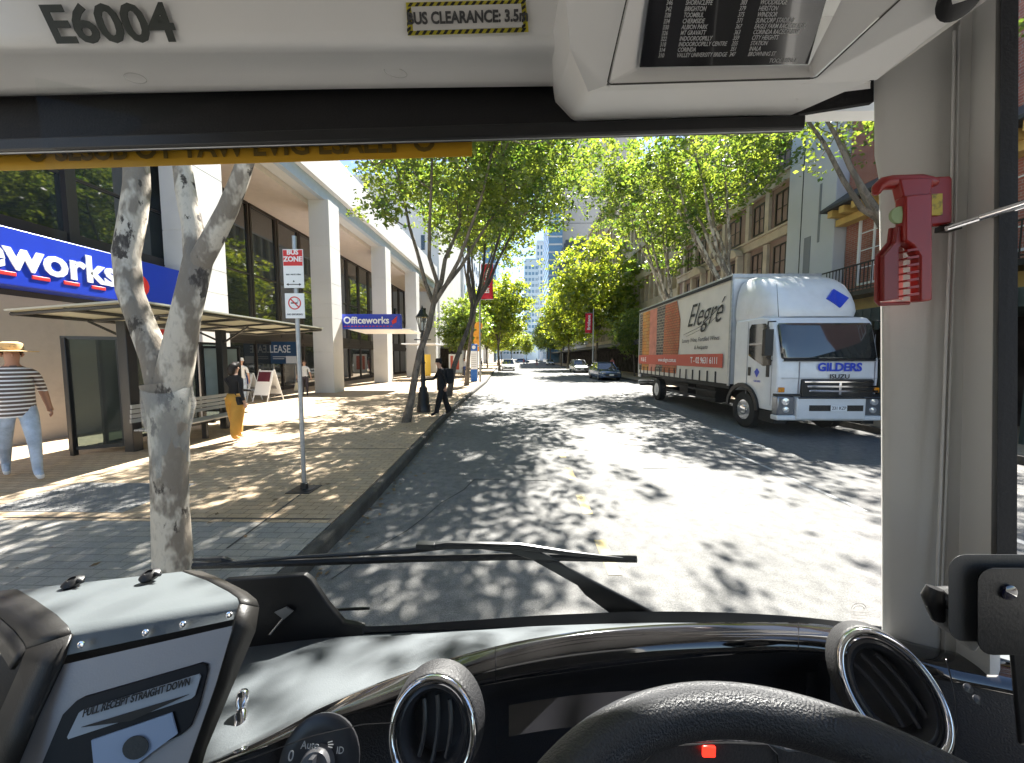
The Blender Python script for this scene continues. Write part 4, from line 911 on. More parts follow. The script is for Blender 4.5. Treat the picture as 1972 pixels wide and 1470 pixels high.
    text('emblem', 'ISUZU', .15, M_black, r, (.22,-.065,1.48), (1,0,0), (0,0,1), world=False, bold=.002, ext=.003, sx=1.15)
    for x0 in (-.55, .1, .75):
        mb = MB(); mb.tube([(x0-.25,-.04,1.86),(x0+.05,-.035,1.9),(x0+.1,-.05,1.88)], .012, 6); mb.tube([(x0-.3,-.045,1.90),(x0+.28,-.03,1.93)], .008, 5); B(mb,'wiper',M_black)
    mb = MB()
    for z in (1.84, 1.44): mb.box(-1.12,1.12,-.052,-.02,z,z+.008)
    mb.box(-.72,-.712,-.052,-.02,1.06,1.84); mb.box(1.06,1.068,-.052,-.02,1.06,1.84); B(mb,'panel_gap',MATS['grey print'])
    mb = MB(); mb.box(-1.08,1.08,-.05,-.0,1.855,1.90); B(mb,'cowl_grille',M_black,bevel=.01)
    for s in (-1,1):
        mb = MB(); mb.box(s*1.12-.06,s*1.12+.06,-.07,-.0,1.10,1.22); B(mb,'indicator',mat('amber lens', (.6,.22,.01), .2),bevel=.015)
    mb = MB(); mb.box(-.78,1.14,-.155,-.13,.955,.985); B(mb,'bumper_step',M_black,bevel=.005)
    mb = MB(); mb.tube([(-1.0,.35,2.95),(-1.12,.3,3.75)], [.008,.004], 5); B(mb,'aerial',M_black)
    # driver behind the glass side
truck()

def car(label, loc, rz, paint, name='parked_car', L=4.5, W=1.8, H=1.45, ute=False, group=None):
    r = thing(name, label, 'car', loc, rz, group)
    hw = W/2
    # lower body: stations along y (front at y=0)
    def sec(y, zb, zt, w_):
        return [(-w_*.93,y,zb),(-w_,y,zb+.15),(-w_,y,zt-.18),(-w_*.93,y,zt-.03),(-w_*.6,y,zt),(w_*.6,y,zt),(w_*.93,y,zt-.03),(w_,y,zt-.18),(w_,y,zb+.15),(w_*.93,y,zb)]
    S = [(0,.30,.62,hw*.80),(.12,.22,.74,hw*.93),(.5,.2,.84,hw),(1.2,.2,.94,hw),(2.3,.2,.96,hw),(3.4,.2,.98,hw),(4.1,.22,.98,hw*.97),(4.4,.3,.9,hw*.9),(4.5,.4,.8,hw*.82)]
    k = L/4.5
    mb = MB(); rows = [sec(y*k, a, b, c) for y, a, b, c in S]; n = 10
    vs = [p for q in rows for p in q]; fs = [(i*n+j, i*n+(j+1) % n, (i+1)*n+(j+1) % n, (i+1)*n+j) for i in range(len(rows)-1) for j in range(n)]+[tuple(range(n)), tuple((len(rows)-1)*n+j for j in range(n))]
    mb.add(vs, fs); mb.build('body', paint, r, smooth=True, auto=50, bevel=.02)
    gl = mat('car glass', (.015,.02,.025), .04, spec=1.0, coat=.5)
    y1, y2, y3, y4 = (1.15*k, 1.85*k, 3.5*k, 4.15*k) if not ute else (1.15*k, 1.75*k, 3.3*k, 4.2*k)
    zs = [(0,.94),(1,H-.10)]
    mb = MB(); b = [(-hw*.90,y1,.93),(hw*.90,y1,.93),(hw*.90,y4,.96),(-hw*.90,y4,.96)]; t = [(-hw*.70,y2,H-.04),(hw*.70,y2,H-.04),(hw*.70,y3,H-.04),(-hw*.70,y3,H-.04)]
    mb.add(b+t, [(0,1,5,4),(1,2,6,5),(2,3,7,6),(3,0,4,7),(4,5,6,7)]); mb.build('glass', gl, r, bevel=.04)
    mb = MB(); mb.slab([(-hw*.72,y2-.05,H-.05),(hw*.72,y2-.05,H-.05),(hw*.72,y3+.05,H-.05),(-hw*.72,y3+.05,H-.05)], (0,0,.06))
    for s in (-1, 1):
        for a, bb in ((b[0],t[0]),(b[3],t[3])): mb.tube([(s*abs(a[0])*1.0,a[1],a[2]),(s*abs(bb[0])*1.02,bb[1],bb[2]+.02)], .035, 6)
        ym = (y2+y3)/2; mb.tube([(s*hw*.905,ym,.93),(s*hw*.71,ym-.05,H-.03)], .03, 6)
    mb.build('roof', paint, r, smooth=True, bevel=.02)
    for s in (-1, 1):
        for y in (.85*k, 3.6*k): wheel(r, (s*(hw-.1),y,.32), .32, .2, M_steel, out=s)
        mb = MB(); mb.obox((s*hw*.68,.07*k,.64), (.17,0,0), (s*0,.05,0), (0,0,.055)); mb.build('headlight', mat('lens', (.75,.76,.78), .08, metal=.6), r, bevel=.02)
        mb = MB(); mb.obox((s*hw*.74,L-.06,.78), (.14,0,0), (0,.05,0), (0,0,.07)); mb.build('tail_light', M_red, r, bevel=.02)
        mb = MB(); mb.obox((s*(hw+.08),y1+.35,.98), (.09,0,0), (0,.05,0), (0,0,.06)); mb.build('mirror', paint, r, bevel=.02)
    mb = MB(); mb.box(-.5,.5,-.015,.1,.36,.52); mb.build('grille', M_black, r, bevel=.01)
    for y in (-.03, L+.0):
        mb = MB(); mb.box(-.19,.19,y,y+.03,.42,.54) ; mb.build('number_plate', M_signw, r)
    return r
M_cb = mat('slate blue car paint', (.09,.14,.24), .2, metal=.5, coat=.8); M_cs = mat('silver car paint', (.45,.46,.47), .25, metal=.6, coat=.6); M_cw = mat('white car paint', (.72,.72,.72), .25, coat=.6)
car('dark blue hatchback parked on the right just beyond the truck', (7.6,29.6,0), R(3), M_cb, W=1.85, H=1.5)
car('silver car with glinting windscreen behind the dark blue hatchback', (7.7,44,0), R(2), M_cs, L=4.6, H=1.6)
car('white utility car seen from behind beside the left kerb', (-1.55,50.5,0), R(2), M_cw, L=4.9, W=1.9, H=1.65, ute=True)
car('small distant dark car crossing the far end of the road', (3.2,112,0), R(90), M_cb); car('small distant white car on the left far up the road', (-2.6,96,0), 0, M_cw)
car('small distant silver car on the right kerb far up the road', (7.4,84,0), 0, M_cs)

# ------------------------------------------------------------------ people
M_skin = mat('skin', (.50,.29,.20), .6); M_skin2 = mat('tanned skin', (.38,.20,.13), .6)
def person(label, loc, rz, h, top, bottom, shoe, hairc, skin=M_skin, arms=((.1,.0),(.1,.0)), step=.15, sleeve=1.0, hat=None, hairlong=False, lean=0.0, pants=True):
    # faces local -Y
    r = thing('person', label, 'person', loc, rz); s = h/1.72
    V = [(0,0,.96),(0,0,1.10),(0,-.01-lean*.3,1.28),(0,-lean*.6,1.40),(0,-.01-lean,1.49),(0,-.02-lean*1.1,1.56),(0,-.025-lean*1.2,1.64),(0,-.01-lean*1.2,1.69)]
    Rr = [(.15,.11),(.125,.095),(.145,.105),(.12,.085),(.055,.055),(.065,.075),(.078,.095),(.045,.055)]
    E = [(i,i+1) for i in range(7)]
    def addv(p, rr, par): V.append(p); Rr.append(rr); E.append((par, len(V)-1)); return len(V)-1
    ph = [0]*2; hands = []
    for i, sx in enumerate((-1, 1)):
        a = addv((sx*.165,-lean*.6,1.38), (.058,.058), 3); sw, out = arms[i]
        el = (sx*(.21+out*.3), -lean*.6-sw*.28+.03, 1.11+abs(sw)*.03); b = addv(el, (.045,.045), a)
        bend = sw if sw > .35 else sw*1.2
        wr = (sx*(.23+out*.5-(.1 if sw > .5 else 0)), -lean*.6-sw*.42-(.18 if sw > .5 else .02), .88+(abs(sw)*.35 if sw > .35 else abs(sw)*.05)); c = addv(wr, (.029,.03), b)
        d = Vector(wr)-Vector(el); d.normalize(); hd = Vector(wr)+d*.07; addv(tuple(hd), (.022,.038), c); hands.append((hd, d, sx))
        l = addv((sx*.09,.0,.88), (.095,.1), 0); st_ = step*(1 if i else -1)
        k = addv((sx*.10,-st_*.55-.02,.50), (.066,.068), l); an = addv((sx*.095,-st_+ (.05 if st_ < 0 else 0),.10+(.05 if st_ < 0 else 0)), (.042,.045), k)
        addv((sx*.105,-st_-.13,.045+(.0 if st_ >= 0 else .0)), (.042,.032), an)
    me = bpy.data.meshes.new('body'); me.from_pydata([(x*s,y*s,z*s) for x,y,z in V], E, [])
    o = bpy.data.objects.new('body', me); COL.objects.link(o)
    md = o.modifiers.new('skin','SKIN'); sv = me.skin_vertices[0].data
    for i, q in enumerate(Rr): sv[i].radius = (q[0]*s, q[1]*s)
    sv[0].use_root = True
    md.use_smooth_shade = True; m2 = o.modifiers.new('sub','SUBSURF'); m2.levels = 2; m2.render_levels = 2
    bpy.context.view_layer.update(); dg = bpy.context.evaluated_depsgraph_get(); nm = bpy.data.meshes.new_from_object(o.evaluated_get(dg)); bpy.data.objects.remove(o)
    bm = bmesh.new(); bm.from_mesh(nm)
    def addtube(pts, rad, n=6):
        t = MB(); t.tube(pts, rad, n); vs = [bm.verts.new(v) for v in t.v]
        for f in t.f:
            try: bm.faces.new([vs[i] for i in f]).smooth = True
            except ValueError: pass
    for hd, d, sx in hands:
        lat = Vector((0,1,0)); lat = (lat - d*lat.dot(d)).normalized(); nrm = d.cross(lat); cr = nrm*(-sx if nrm.x > 0 else sx)
        for q, ln in zip((-.028,-.009,.010,.028), (.062,.072,.068,.052)):
            p0 = (hd+lat*q)*s; p1 = p0+(d*ln*.55)*s; p2 = p1+(d*ln*.4+cr*.022)*s; addtube([p0-d*.02*s,p0+d*.01*s,p1,p2], [.010*s,.010*s,.009*s,.007*s])
        p0 = (hd-lat*.03-d*.03)*s; addtube([p0, p0+(-lat*.03+d*.03)*s, p0+(-lat*.035+d*.055)*s], [.011*s,.011*s,.008*s])
    # face: nose, eyes set on the head
    hc = Vector((0,-.025-lean*1.2,1.62))*s
    addtube([hc+Vector((0,-.085,.02))*s, hc+Vector((0,-.112,-.012))*s, hc+Vector((0,-.088,-.02))*s], [.008*s,.013*s,.008*s])
    for sx in (-1,1): addtube([hc+Vector((sx*.075,.0,.02))*s, hc+Vector((sx*.088,.01,.0))*s, hc+Vector((sx*.074,.0,-.03))*s], [.01*s,.016*s,.008*s])
    bm.to_mesh(nm); bm.free()
    for m in (skin, top, bottom, shoe): nm.materials.append(m)
    mi = []
    for p in nm.polygons:
        c = p.center/s; hx = abs(c.x)
        if c.z > 1.475: k = 0
        elif c.z < .085: k = 3
        elif hx > .17 and c.z > .60 and c.z < 1.35: k = 1 if (c.z > 1.42-.50*sleeve or (hx < .19 and c.z > 1.25)) else 0
        elif c.z > .97: k = 1
        else: k = 2
        mi.append(k)
    nm.polygons.foreach_set('material_index', mi)
    bo = bpy.data.objects.new('body', nm); COL.objects.link(bo); bo.parent = r
    mb = MB()
    rows = []
    for i in range(7):
        a = PI*.62*i/6; rows.append([Vector((hc.x+.094*s*math.sin(a)*math.cos(t), hc.y+.012*s+.112*s*math.sin(a)*math.sin(t), hc.z+.028*s+.092*s*math.cos(a)+(.075*s*math.sin(a)*min(1, i/3) if math.sin(t) < -.25 else 0))) for t in [2*PI*k/18 for k in range(19)]])
    mb.grid(rows)
    if hairlong: mb.tube([hc+Vector((0,.07,.0))*s, hc+Vector((0,.09,-.08))*s, hc+Vector((0,.08,-.14))*s], [.08*s,.075*s,.05*s], 10)
    mb.build('hair', hairc, r, smooth=True, auto=80)
    if hat:
        mb = MB(); mb.lathe([(.0,.13*s),(.06*s,.13*s),(.095*s,.11*s),(.103*s,.03*s),(.10*s,.02*s),(hat[1]*s,.01*s),(hat[1]*s,.0),(.09*s,.0)], hc+Vector((0,0,.035))*s, n=24)
        mb.build('hat', hat[0], r, smooth=True, auto=50)
    return r, s
M_hd = mat('dark hair', (.02,.013,.01), .6, var=.2, scale=40); M_hg = mat('brown hair', (.09,.05,.03), .6, var=.2, scale=40)
M_fb = mat('black cloth', (.010,.010,.012), .9, var=.2, scale=10, bump=.3, bscale=30); M_must = mat('mustard cloth', (.50,.26,.04), .85, var=.1, scale=8, bump=.3, bscale=18)
M_fw = mat('white cloth', (.70,.70,.70), .85, bump=.2, bscale=20); M_jean = mat('light denim', (.38,.45,.55), .9, var=.2, scale=9, bump=.9, bscale=12); M_denim = mat('dark trousers', (.05,.04,.05), .85)
g = G(457,850,.15); r_, s_ = person('woman in black top and mustard trousers with a bun walking away beside the bench', g, R(172), 1.66, M_fb, M_must, M_fw, M_hd, arms=((-.1,.05),(.62,.0)), step=.14, hairlong=True)
mb = MB(); mb.tube([(.15,.1,1.36),(0,.125,1.2),(-.14,.1,1.0)], .012, 6); mb.box(-.22,-.14,-.02,.12,.80,.97); mb.build('shoulder_bag', M_fb, r_, bevel=.02)
mb = MB()   # loose trouser legs
for sx, st_ in ((-1,-.14),(1,.14)): mb.tube([(sx*.085,0,.94),(sx*.10,-st_*.3,.72),(sx*.11,-st_*.6,.48),(sx*.105,-st_*.9,.26),(sx*.10,-st_+.0,.16)], [.12,.125,.11,.095,.07], 14)
mb.lathe([(.13,.82),(.165,.9),(.15,.98),(.13,1.03)], (0,0,0), n=18); mb.build('trousers', M_must, r_, smooth=True, auto=70)
g = G(852,800,.15); r_, s_ = person('man in black carrying a black backpack walking at the kerb by the lamp post', g, R(-62), 1.70, M_fb, M_fb, M_fb, M_hd, arms=((.7,.0),(-.25,.0)), step=.26, lean=.06, hat=(M_fb,.11))
mb = MB(); mb.box(-.17,.17,.08,.34,.98,1.45); mb.build('backpack', M_fb, r_, bevel=.07, seg=4)
mb = MB()
for sx, st_ in ((-1,-.26),(1,.26)): mb.tube([(sx*.085,0,.94),(sx*.10,-st_*.55,.5),(sx*.10,-st_+.0,.1)], [.12,.10,.085], 12)
mb.lathe([(.17,.78),(.175,.95),(.17,1.2),(.15,1.38),(.08,1.46)], (0,-.01,0), n=16); mb.v = [(a,b*.85,c) for a,b,c in mb.v]; mb.build('coat', M_fb, r_, smooth=True, auto=70)
person('person in white top and white cap standing behind the woman in mustard trousers', G(468,775,.15), R(20), 1.72, M_fw, M_jean, M_fw, M_hg, arms=((.6,.0),(.2,.1)), step=.1, hat=(M_fw,.12), sleeve=.5)
r_, s_ = person('woman in white top carrying a cream bag behind the sign pole', G(588,762,.15), R(30), 1.62, M_fw, M_denim, M_fb, M_hg, arms=((.1,.2),(.1,.1)), step=.1, sleeve=.5)
mb = MB(); mb.slab([(-.45,-.05,.25),(-.18,-.05,.28),(-.22,-.05,.62),(-.38,-.05,.62)], (0,.10,0)); mb.tube([(-.38,0,.62),(-.3,0,.86),(-.22,0,.62)], .01, 5); mb.build('tote_bag', mat('cream canvas', (.65,.58,.42), .8), r_, bevel=.02)
# man in straw hat and striped shirt
M_str = bpy.data.materials.new('striped shirt'); M_str.use_nodes = True; n_ = M_str.node_tree.nodes; l_ = M_str.node_tree.links
tc = n_.new('ShaderNodeTexCoord'); sp = n_.new('ShaderNodeSeparateXYZ'); l_.new(tc.outputs['Object'], sp.inputs[0]); mm = n_.new('ShaderNodeMath'); mm.operation = 'MULTIPLY'; mm.inputs[1].default_value = 17; l_.new(sp.outputs[2], mm.inputs[0])
fr = n_.new('ShaderNodeMath'); fr.operation = 'FRACT'; l_.new(mm.outputs[0], fr.inputs[0]); gt = n_.new('ShaderNodeMath'); gt.operation = 'GREATER_THAN'; gt.inputs[1].default_value = .62; l_.new(fr.outputs[0], gt.inputs[0])
mx = n_.new('ShaderNodeMix'); mx.data_type = 'RGBA'; mx.inputs[6].default_value = (.10,.07,.06,1); mx.inputs[7].default_value = (.75,.75,.75,1); l_.new(gt.outputs[0], mx.inputs[0]); l_.new(mx.outputs[2], n_['Principled BSDF'].inputs['Base Color'])
r_, s_ = person('tall man in straw hat, striped shirt and pale jeans walking at the left edge', (-7.42,5.1,.15), R(60), 1.95, M_str, M_jean, M_fw, M_hg, skin=M_skin2, arms=((.5,.1),(-.4,.1)), step=.32, sleeve=.6, hat=(mat('straw', (.55,.38,.18), .8, var=.15, scale=30), .22))
mb = MB(); mb.lathe([(.17,.92),(.19,1.0),(.185,1.2),(.19,1.4),(.16,1.5),(.09,1.6)], (0,-.01,0), n=18); mb.v = [(a*.97,b*.66,c) for a,b,c in mb.v]; mb.build('shirt', M_str, r_, smooth=True, auto=70)
rnd = random.Random(8)
cols = [M_fb, M_fw, mat('blue cloth', (.05,.1,.3), .8), mat('pink cloth', (.5,.15,.15), .8), M_denim, M_jean]
where = ['outside the shop awning on the left', 'beyond the totem on the left', 'by the left kerb near the white utility car', 'under the left shop awning, farther back', 'on the right pavement behind the parked cars', 'on the right pavement, farther along', 'crossing the road far away', 'crossing the road far away, right of another walker']
for i, (x, y) in enumerate([(-5.2,34),(-4.9,39),(-4.6,43),(-6.2,47),(10.3,40),(11.0,52),(1.0,78),(4.0,82)]):
    a = rnd.choice(cols); b = rnd.choice(cols)
    person('small distant walker ' + where[i], (x,y,.15 if i < 6 else 0), rnd.uniform(0,6), 1.62+rnd.uniform(0,.15), a, b, M_fb, M_hd, step=.15)
# ------------------------------------------------------------------ the bus we sit in
M_hdr = mat('cream moulded panel', (.78,.765,.745), .5, var=.03, scale=2, bump=.04, bscale=300)
M_hdr2 = mat('lining grey beige', (.56,.55,.525), .55, var=.03, scale=3, bump=.05, bscale=250)
M_gloss = mat('piano black trim', (.014,.013,.013), .06, spec=.9, coat=1.0, var=.1)
M_dash = mat('black grained dash', (.022,.022,.024), .5, bump=.25, bscale=260)
M_pad = mat('grey dash top', (.085,.097,.105), .6, var=.05, scale=5, bump=.1, bscale=300)
M_lea = mat('grained wheel leather', (.024,.025,.029), .40, bump=.35, bscale=420, spec=.6)
M_blind = mat('black blind cloth', (.009,.0085,.0095), .75, var=.15, scale=3, bump=.1, bscale=150)
bus = thing('bus', 'interior of the bus seen from the driver seat, cream header, pale pillar and black dashboard', 'bus', (0, 0, 0))
def interp(pts, x):
    for (a, ya), (b, yb) in zip(pts, pts[1:]):
        if x <= b or (b, yb) == pts[-1]:
            t = (x-a)/(b-a); t = max(0, min(1, t)) if x < a else t; return ya+(yb-ya)*t
def smooth_interp(pts, x):       # monotone cubic-like
    n = len(pts)
    if x <= pts[0][0]: return pts[0][1] + (x-pts[0][0])*(pts[1][1]-pts[0][1])/(pts[1][0]-pts[0][0])
    if x >= pts[-1][0]: return pts[-1][1] + (x-pts[-1][0])*(pts[-1][1]-pts[-2][1])/(pts[-1][0]-pts[-2][0])
    for i in range(n-1):
        if pts[i][0] <= x <= pts[i+1][0]:
            x0, y0 = pts[i]; x1, y1 = pts[i+1]; h = x1-x0; t = (x-x0)/h
            m0 = (y1-pts[i-1][1])/(x1-pts[i-1][0]) if i > 0 else (y1-y0)/h
            m1 = (pts[i+2][1]-y0)/(pts[i+2][0]-x0) if i < n-2 else (y1-y0)/h
            return (2*t**3-3*t*t+1)*y0+(t**3-2*t*t+t)*h*m0+(-2*t**3+3*t*t)*y1+(t**3-t*t)*h*m1
# header panel: crease and rolled lower edge
mb = MB(); rows = []
for f, off in (((0,-140),.78),((0,-40),.82),((0,60),.85),((0,84),.862),((0,96),.875),((0,106),.895),((0,125),.93),((0,150),.965),((0,168),.985),((0,180),1.0),((0,186),1.03),((0,186),1.2)):
    rows.append([P(x, f[1] - (x/1100.)*(6 if f[1] < 120 else 14 if f[1] < 182 else 24), off) for x in range(-260, 1181, 60)])
mb.grid(rows); hp = mb.build('header_panel', M_hdr, bus, smooth=True, world=True, auto=80)
mb = MB()
for (px, py) in ((262,152),(762,141)):
    c = P(px, py, .958); e = [c + (P(px+22*math.cos(a), py+9*math.sin(a)+8*math.cos(a)*.6, .957)-c) + Vector((0,-.002,0)) for a in [2*PI*k/20 for k in range(21)]]; mb.tube(e, .0009, 4)
mb.build('screw_cap', M_hdr2, hp, world=True)
o = P(210,47,.846); xd = P(355,45,.848)-P(66,50,.848); yd = P(207,18,.837)-P(212,82,.861)
text('fleet_number', 'E6004', .088, mat('dark green lettering', (.028,.035,.030), .6), hp, P(212,50,.8415), xd, yd, ext=.0006, bold=.0022, sx=1.34)
cs = thing('clearance_sticker', 'clearance sticker with yellow and black hazard border on the cream header', 'sticker', P(900,36,.84))
DH = lambda y, o: .8325+.0003*(y+5)-o
HP = lambda x, y, o: P(x, y, DH(y, o))
q4 = lambda a, o: [HP(x, y, o) for x, y in a]
mb = MB(); mb.slab(q4([(782,6),(1012,0),(1018,62),(786,69)], .006), (0,-.001,0)); mb.build('border', mat('hazard yellow', (.55,.48,.03), .5), cs, world=True)
mb = MB(); mb.slab(q4([(792,14),(1003,8),(1008,53),(796,60)], .0075), (0,-.001,0)); mb.build('label_face', mat('label grey', (.62,.60,.57), .5), cs, world=True)
mb = MB()
for k in range(17):
    x = 785+k*13.6; sl = -6*(x-782)/230
    for (a, b) in ((6,13),(60,68)): mb.slab(q4([(x,b+sl),(x+6,b+sl),(x+11,a+sl),(x+5,a+sl)], .0085), (0,-.0005,0))
for k in range(4):
    for x, sl in ((784,0),(1005,-6)): mb.slab(q4([(x,20+k*12+sl),(x+7,15+k*12+sl),(x+7,21+k*12+sl),(x,26+k*12+sl)], .0085), (0,-.0005,0))
mb.build('hazard_stripe', M_txt, cs, world=True)
text('lettering', 'BUS CLEARANCE: 3.5m', .0275, mat('dark grey lettering', (.06,.06,.06), .6), cs, HP(900,34,.0095), HP(1003,31,.0)-HP(797,37,.0), HP(900,14,.0)-HP(900,54,.0), ext=.0004, bold=.0009, sx=.96)
# blind behind the header (black), with its bottom bar
mb = MB(); mb.slab([P(-260,200,1.05),P(1540,140,1.05),P(1537,228,1.0),P(1200,242,1.0),P(-260,290,1.0)], (0,.012,0)); bl = mb.build('sun_blind', M_blind, bus, world=True)
mb = MB(); a, b = P(-260,291,.985), P(1545,239,.985); mb.obox((a+b)/2, (b-a)/2, (0,.012,0), (0,0,.016)); mb.build('blind_bar', M_black, bl, world=True, bevel=.004)
mb = MB(); a, b = P(-260,303,.985), P(1545,251,.985); mb.tube([a, b], .0022, 6); mb.build('blind_seam', M_steel, bl, world=True)
mb = MB(); mb.slab([P(-260,188,1.12),P(1560,128,1.12),P(1560,190,1.12),P(-260,260,1.12)], (0,.01,0)); mb.build('windscreen_top_band', M_blind, bus, world=True)
mb = MB(); mb.slab([P(1536,178,1.0),P(1683,140,.93),P(1683,196,.93),P(1536,220,1.0)], (0,.012,0)); mb.build('sun_blind', M_blind, bus, world=True)
# yellow notice strip on the glass, read from behind
M_yn = mat('amber notice film', (.60,.33,.02), .5, var=.04, scale=2)
mb = MB(); mb.slab([P(-200,296,1.03),P(909,268,1.03),P(909,301,1.03),P(-200,335,1.03)], (0,.002,0)); yn = mb.build('notice_strip', M_yn, bus, world=True)
a = P(0,300,1.0265); b = P(890,276,1.0265); ln = (b-a).length
text('notice_lettering', 'O SESUB OT YAW EVIG ESAELP O', .078, mat('olive print', (.16,.10,.015), .6), yn, (a+b)/2+Vector((0,0,.006)), b-a, (0,0,1), ext=.0004, bold=.002, sx=1.0)
# cream bulkhead piece right of the blind, and the destination display housing
M_hs = M_hdr
mb = MB()   # housing shell: front frame with recess
F = {'a':(1085,-60,.66),'b':(1098,95,.74),'c':(1133,177,.80),'d':(1540,163,.80),'e':(1688,154,.78),'f':(1915,-10,.58),'g':(1960,-60,.55)}
pa, pb, pc, pd, pe, pf, pg_ = [P(*F[k]) for k in 'abcdefg']
ia, ic, id_, ig = P(1222,-60,.645), P(1168,165,.745), P(1570,153,.745), P(1800,-60,.59)
mb.add([pa,pb,pc,ic,ia], [(0,1,2,3,4)]); mb.add([pc,pd,id_,ic], [(0,1,2,3)]); mb.add([pd,pe,pf,pg_,ig,id_], [(0,1,2,3,4,5)])
up = Vector((0,.30,.10)); mb.add([pa,pb,pc,pd,pe,pf,pg_]+[p+up for p in (pa,pb,pc,pd,pe,pf,pg_)], [(i,i+1,8+i,7+i) for i in range(6)])
hs = mb.build('display_housing', M_hdr, bus, world=True, smooth=True, bevel=.012, seg=4, auto=25)
mb = MB(); ja, jc, jd, jg = P(1226,-60,.646), P(1173,161,.744), P(1566,149,.744), P(1793,-60,.592)
ka, kc, kd, kg = P(1262,-60,.665), P(1228,132,.760), P(1558,126,.760), P(1650,-60,.64)
mb.grid([[ja,jc,jd,jg],[ka,kc,kd,kg]]); mb.build('inner_frame', M_hdr, hs, world=True, bevel=.003)
mb = MB(); mb.tube([P(1220,-60,.640),P(1170,158,.739),P(1176,163,.741),P(1566,151,.741),P(1574,148,.740),P(1797,-60,.587)], .0013, 5); mb.build('panel_gap', mat('gap shadow', (.06,.055,.05), .8), hs, world=True)
mb = MB(); sc = [P(1258,-58,.655), P(1232,130,.750), P(1556,124,.748), None]
sn = (sc[2]-sc[1]).cross(sc[0]-sc[1]).normalized()
def onplane(px, py, a, n): r = ray(px, py); return CAM + r*((a-CAM).dot(n)/r.dot(n))
sc[3] = onplane(1608, -58, sc[1], sn); sn = sn if sn.y < 0 else -sn
mb.slab(sc, -sn*.006); scr = mb.build('display_screen', mat('black display', (.015,.015,.017), .12, spec=.8, coat=.6), hs, world=True)
M_scr = mat('display print', (.5,.5,.5), .5)
L1 = ['VALLEY UNIVERSITY BRIDGE','CORINDA','INDOOROOPILLY CENTRE','INDOOROOPILLY','MT GRAVATT','ALBION PARK','CHERMSIDE','TOOMBUL','BRIGHTON','SHORNCLIFFE','SANDGATE','NUNDAH','OXFORD PARK']
L2 = ['BROWNING ST','INALA','STATION','CITY HEIGHTS','CORINDA RACECOURSE','EAGLE FARM RACECOURSE','SUNCORP STADIUM','WINDSOR','HERSTON','WOODRIDGE','UNIVERSITY BRIDGE','CARINDALE','CLAYFIELD']
sn = (sc[2]-sc[1]).cross(sc[0]-sc[1]).normalized()
if sn.y > 0: sn = -sn
for col, L in ((.10,L1),(.52,L2)):
    for i, t in enumerate(L):
        v = .135 + i*.062
        a = sc[1].lerp(sc[0], v); b = sc[2].lerp(sc[3], v)
        for u, s in ((col, str(301+i*4+int(col*90))), (col+.11, t)):
            text('display_text', s, .0088, M_scr, scr, a.lerp(b, u)+sn*.0015, b-a, sc[0]-sc[1], ext=.0003, bold=.00005, align='LEFT', sx=.85)
text('display_text', 'TOOL MENU', .009, M_scr, scr, sc[1].lerp(sc[2], .84)+(sc[0]-sc[1])*.05+sn*.0015, sc[2]-sc[1], sc[0]-sc[1], ext=.0003)
mb = MB(); c = P(1845,-4,.60); mb.lathe([(.024,0),(.028,.004),(.022,.008),(.0,.006)], c, (-.2,-.8,-.5), 24); mb.build('spot_lamp', M_black, hs, smooth=True, world=True)
mb = MB(); rows = []
for py, off in ((160,0),(175,.01),(186,.03)): rows.append([P(x, py+(1683-x)*.0+ (8 if x < 1560 else 0)*(py > 165) - (x-1536)*.12*(py > 165), .86+off) for x in range(1532,1692,16)])
mb.grid(rows); mb.build('corner_trim', M_hdr, bus, smooth=True, world=True, solid=.004)
# ceiling above, out of sight, and the bus front below the glass
mb = MB(); mb.box(-1.25,1.25,-6,1.25,3.0,3.05); mb.box(-1.25,1.25,1.2,1.25,2.72,3.0); mb.build('ceiling_panel', M_hdr, bus)
mb = MB(); mb.box(-1.25,1.25,1.16,1.22,.35,.93); mb.build('front_panel', M_white, bus, bevel=.02)
mb = MB(); mb.box(-1.22,1.22,-6,1.15,.55,.60); mb.build('floor', M_black, bus)
for x0, x1 in ((-1.27,-1.23),(1.23,1.27)):
    mb = MB(); mb.box(x0,x1,-6,.55,.6,1.35); mb.box(x0,x1,-6,.55,2.55,3.0); mb.box(x0,x1,-6,-1.5,1.35,2.55); mb.build('side_wall', M_hdr2, bus)
mb = MB(); mb.box(-1.22,1.22,-6.05,-6,.6,3.0); mb.build('rear_wall', M_hdr2, bus)
# windscreen pillar
LE = [(-60,1700),(160,1683),(300,1684),(345,1692),(600,1696),(900,1697),(1230,1698),(1300,1700)]
mb = MB(); rows = []
for py in (-60,0,80,160,230,300,330,345,370,450,600,750,900,1050,1230,1300):
    xl = interp(LE, py); t = (py+60)/1360.; gx = 1845-35*t; rx = 1938-12*t
    cols_ = [(xl+3,.96),(xl,.93),(xl+4,.915),(xl+20,.90),((xl+gx)/2,.875),(gx-8,.85),(gx,.856),(gx+8,.845),(gx+30,.84),(rx-45,.80),(rx-20,.775),(rx-4,.775),(rx,.79),(rx,.90)]
    rows.append([P(x, py, d) for x, d in cols_])
mb.grid(rows); wp = mb.build('windscreen_pillar', M_hdr2, bus, smooth=True, world=True, auto=60)
mb = MB(); mb.tube([P(1838,60,.835),P(1832,400,.835),P(1818,760,.835),P(1803,1160,.83)], .0026, 8); mb.build('cable', mat('pale cable', (.55,.54,.52), .4), wp, smooth=True, world=True)
mb = MB(); mb.tube([P(1848,50,.84),P(1843,400,.84),P(1829,760,.838),P(1813,1160,.835)], .002, 8); mb.build('cable', MATS['pale cable'], wp, smooth=True, world=True)
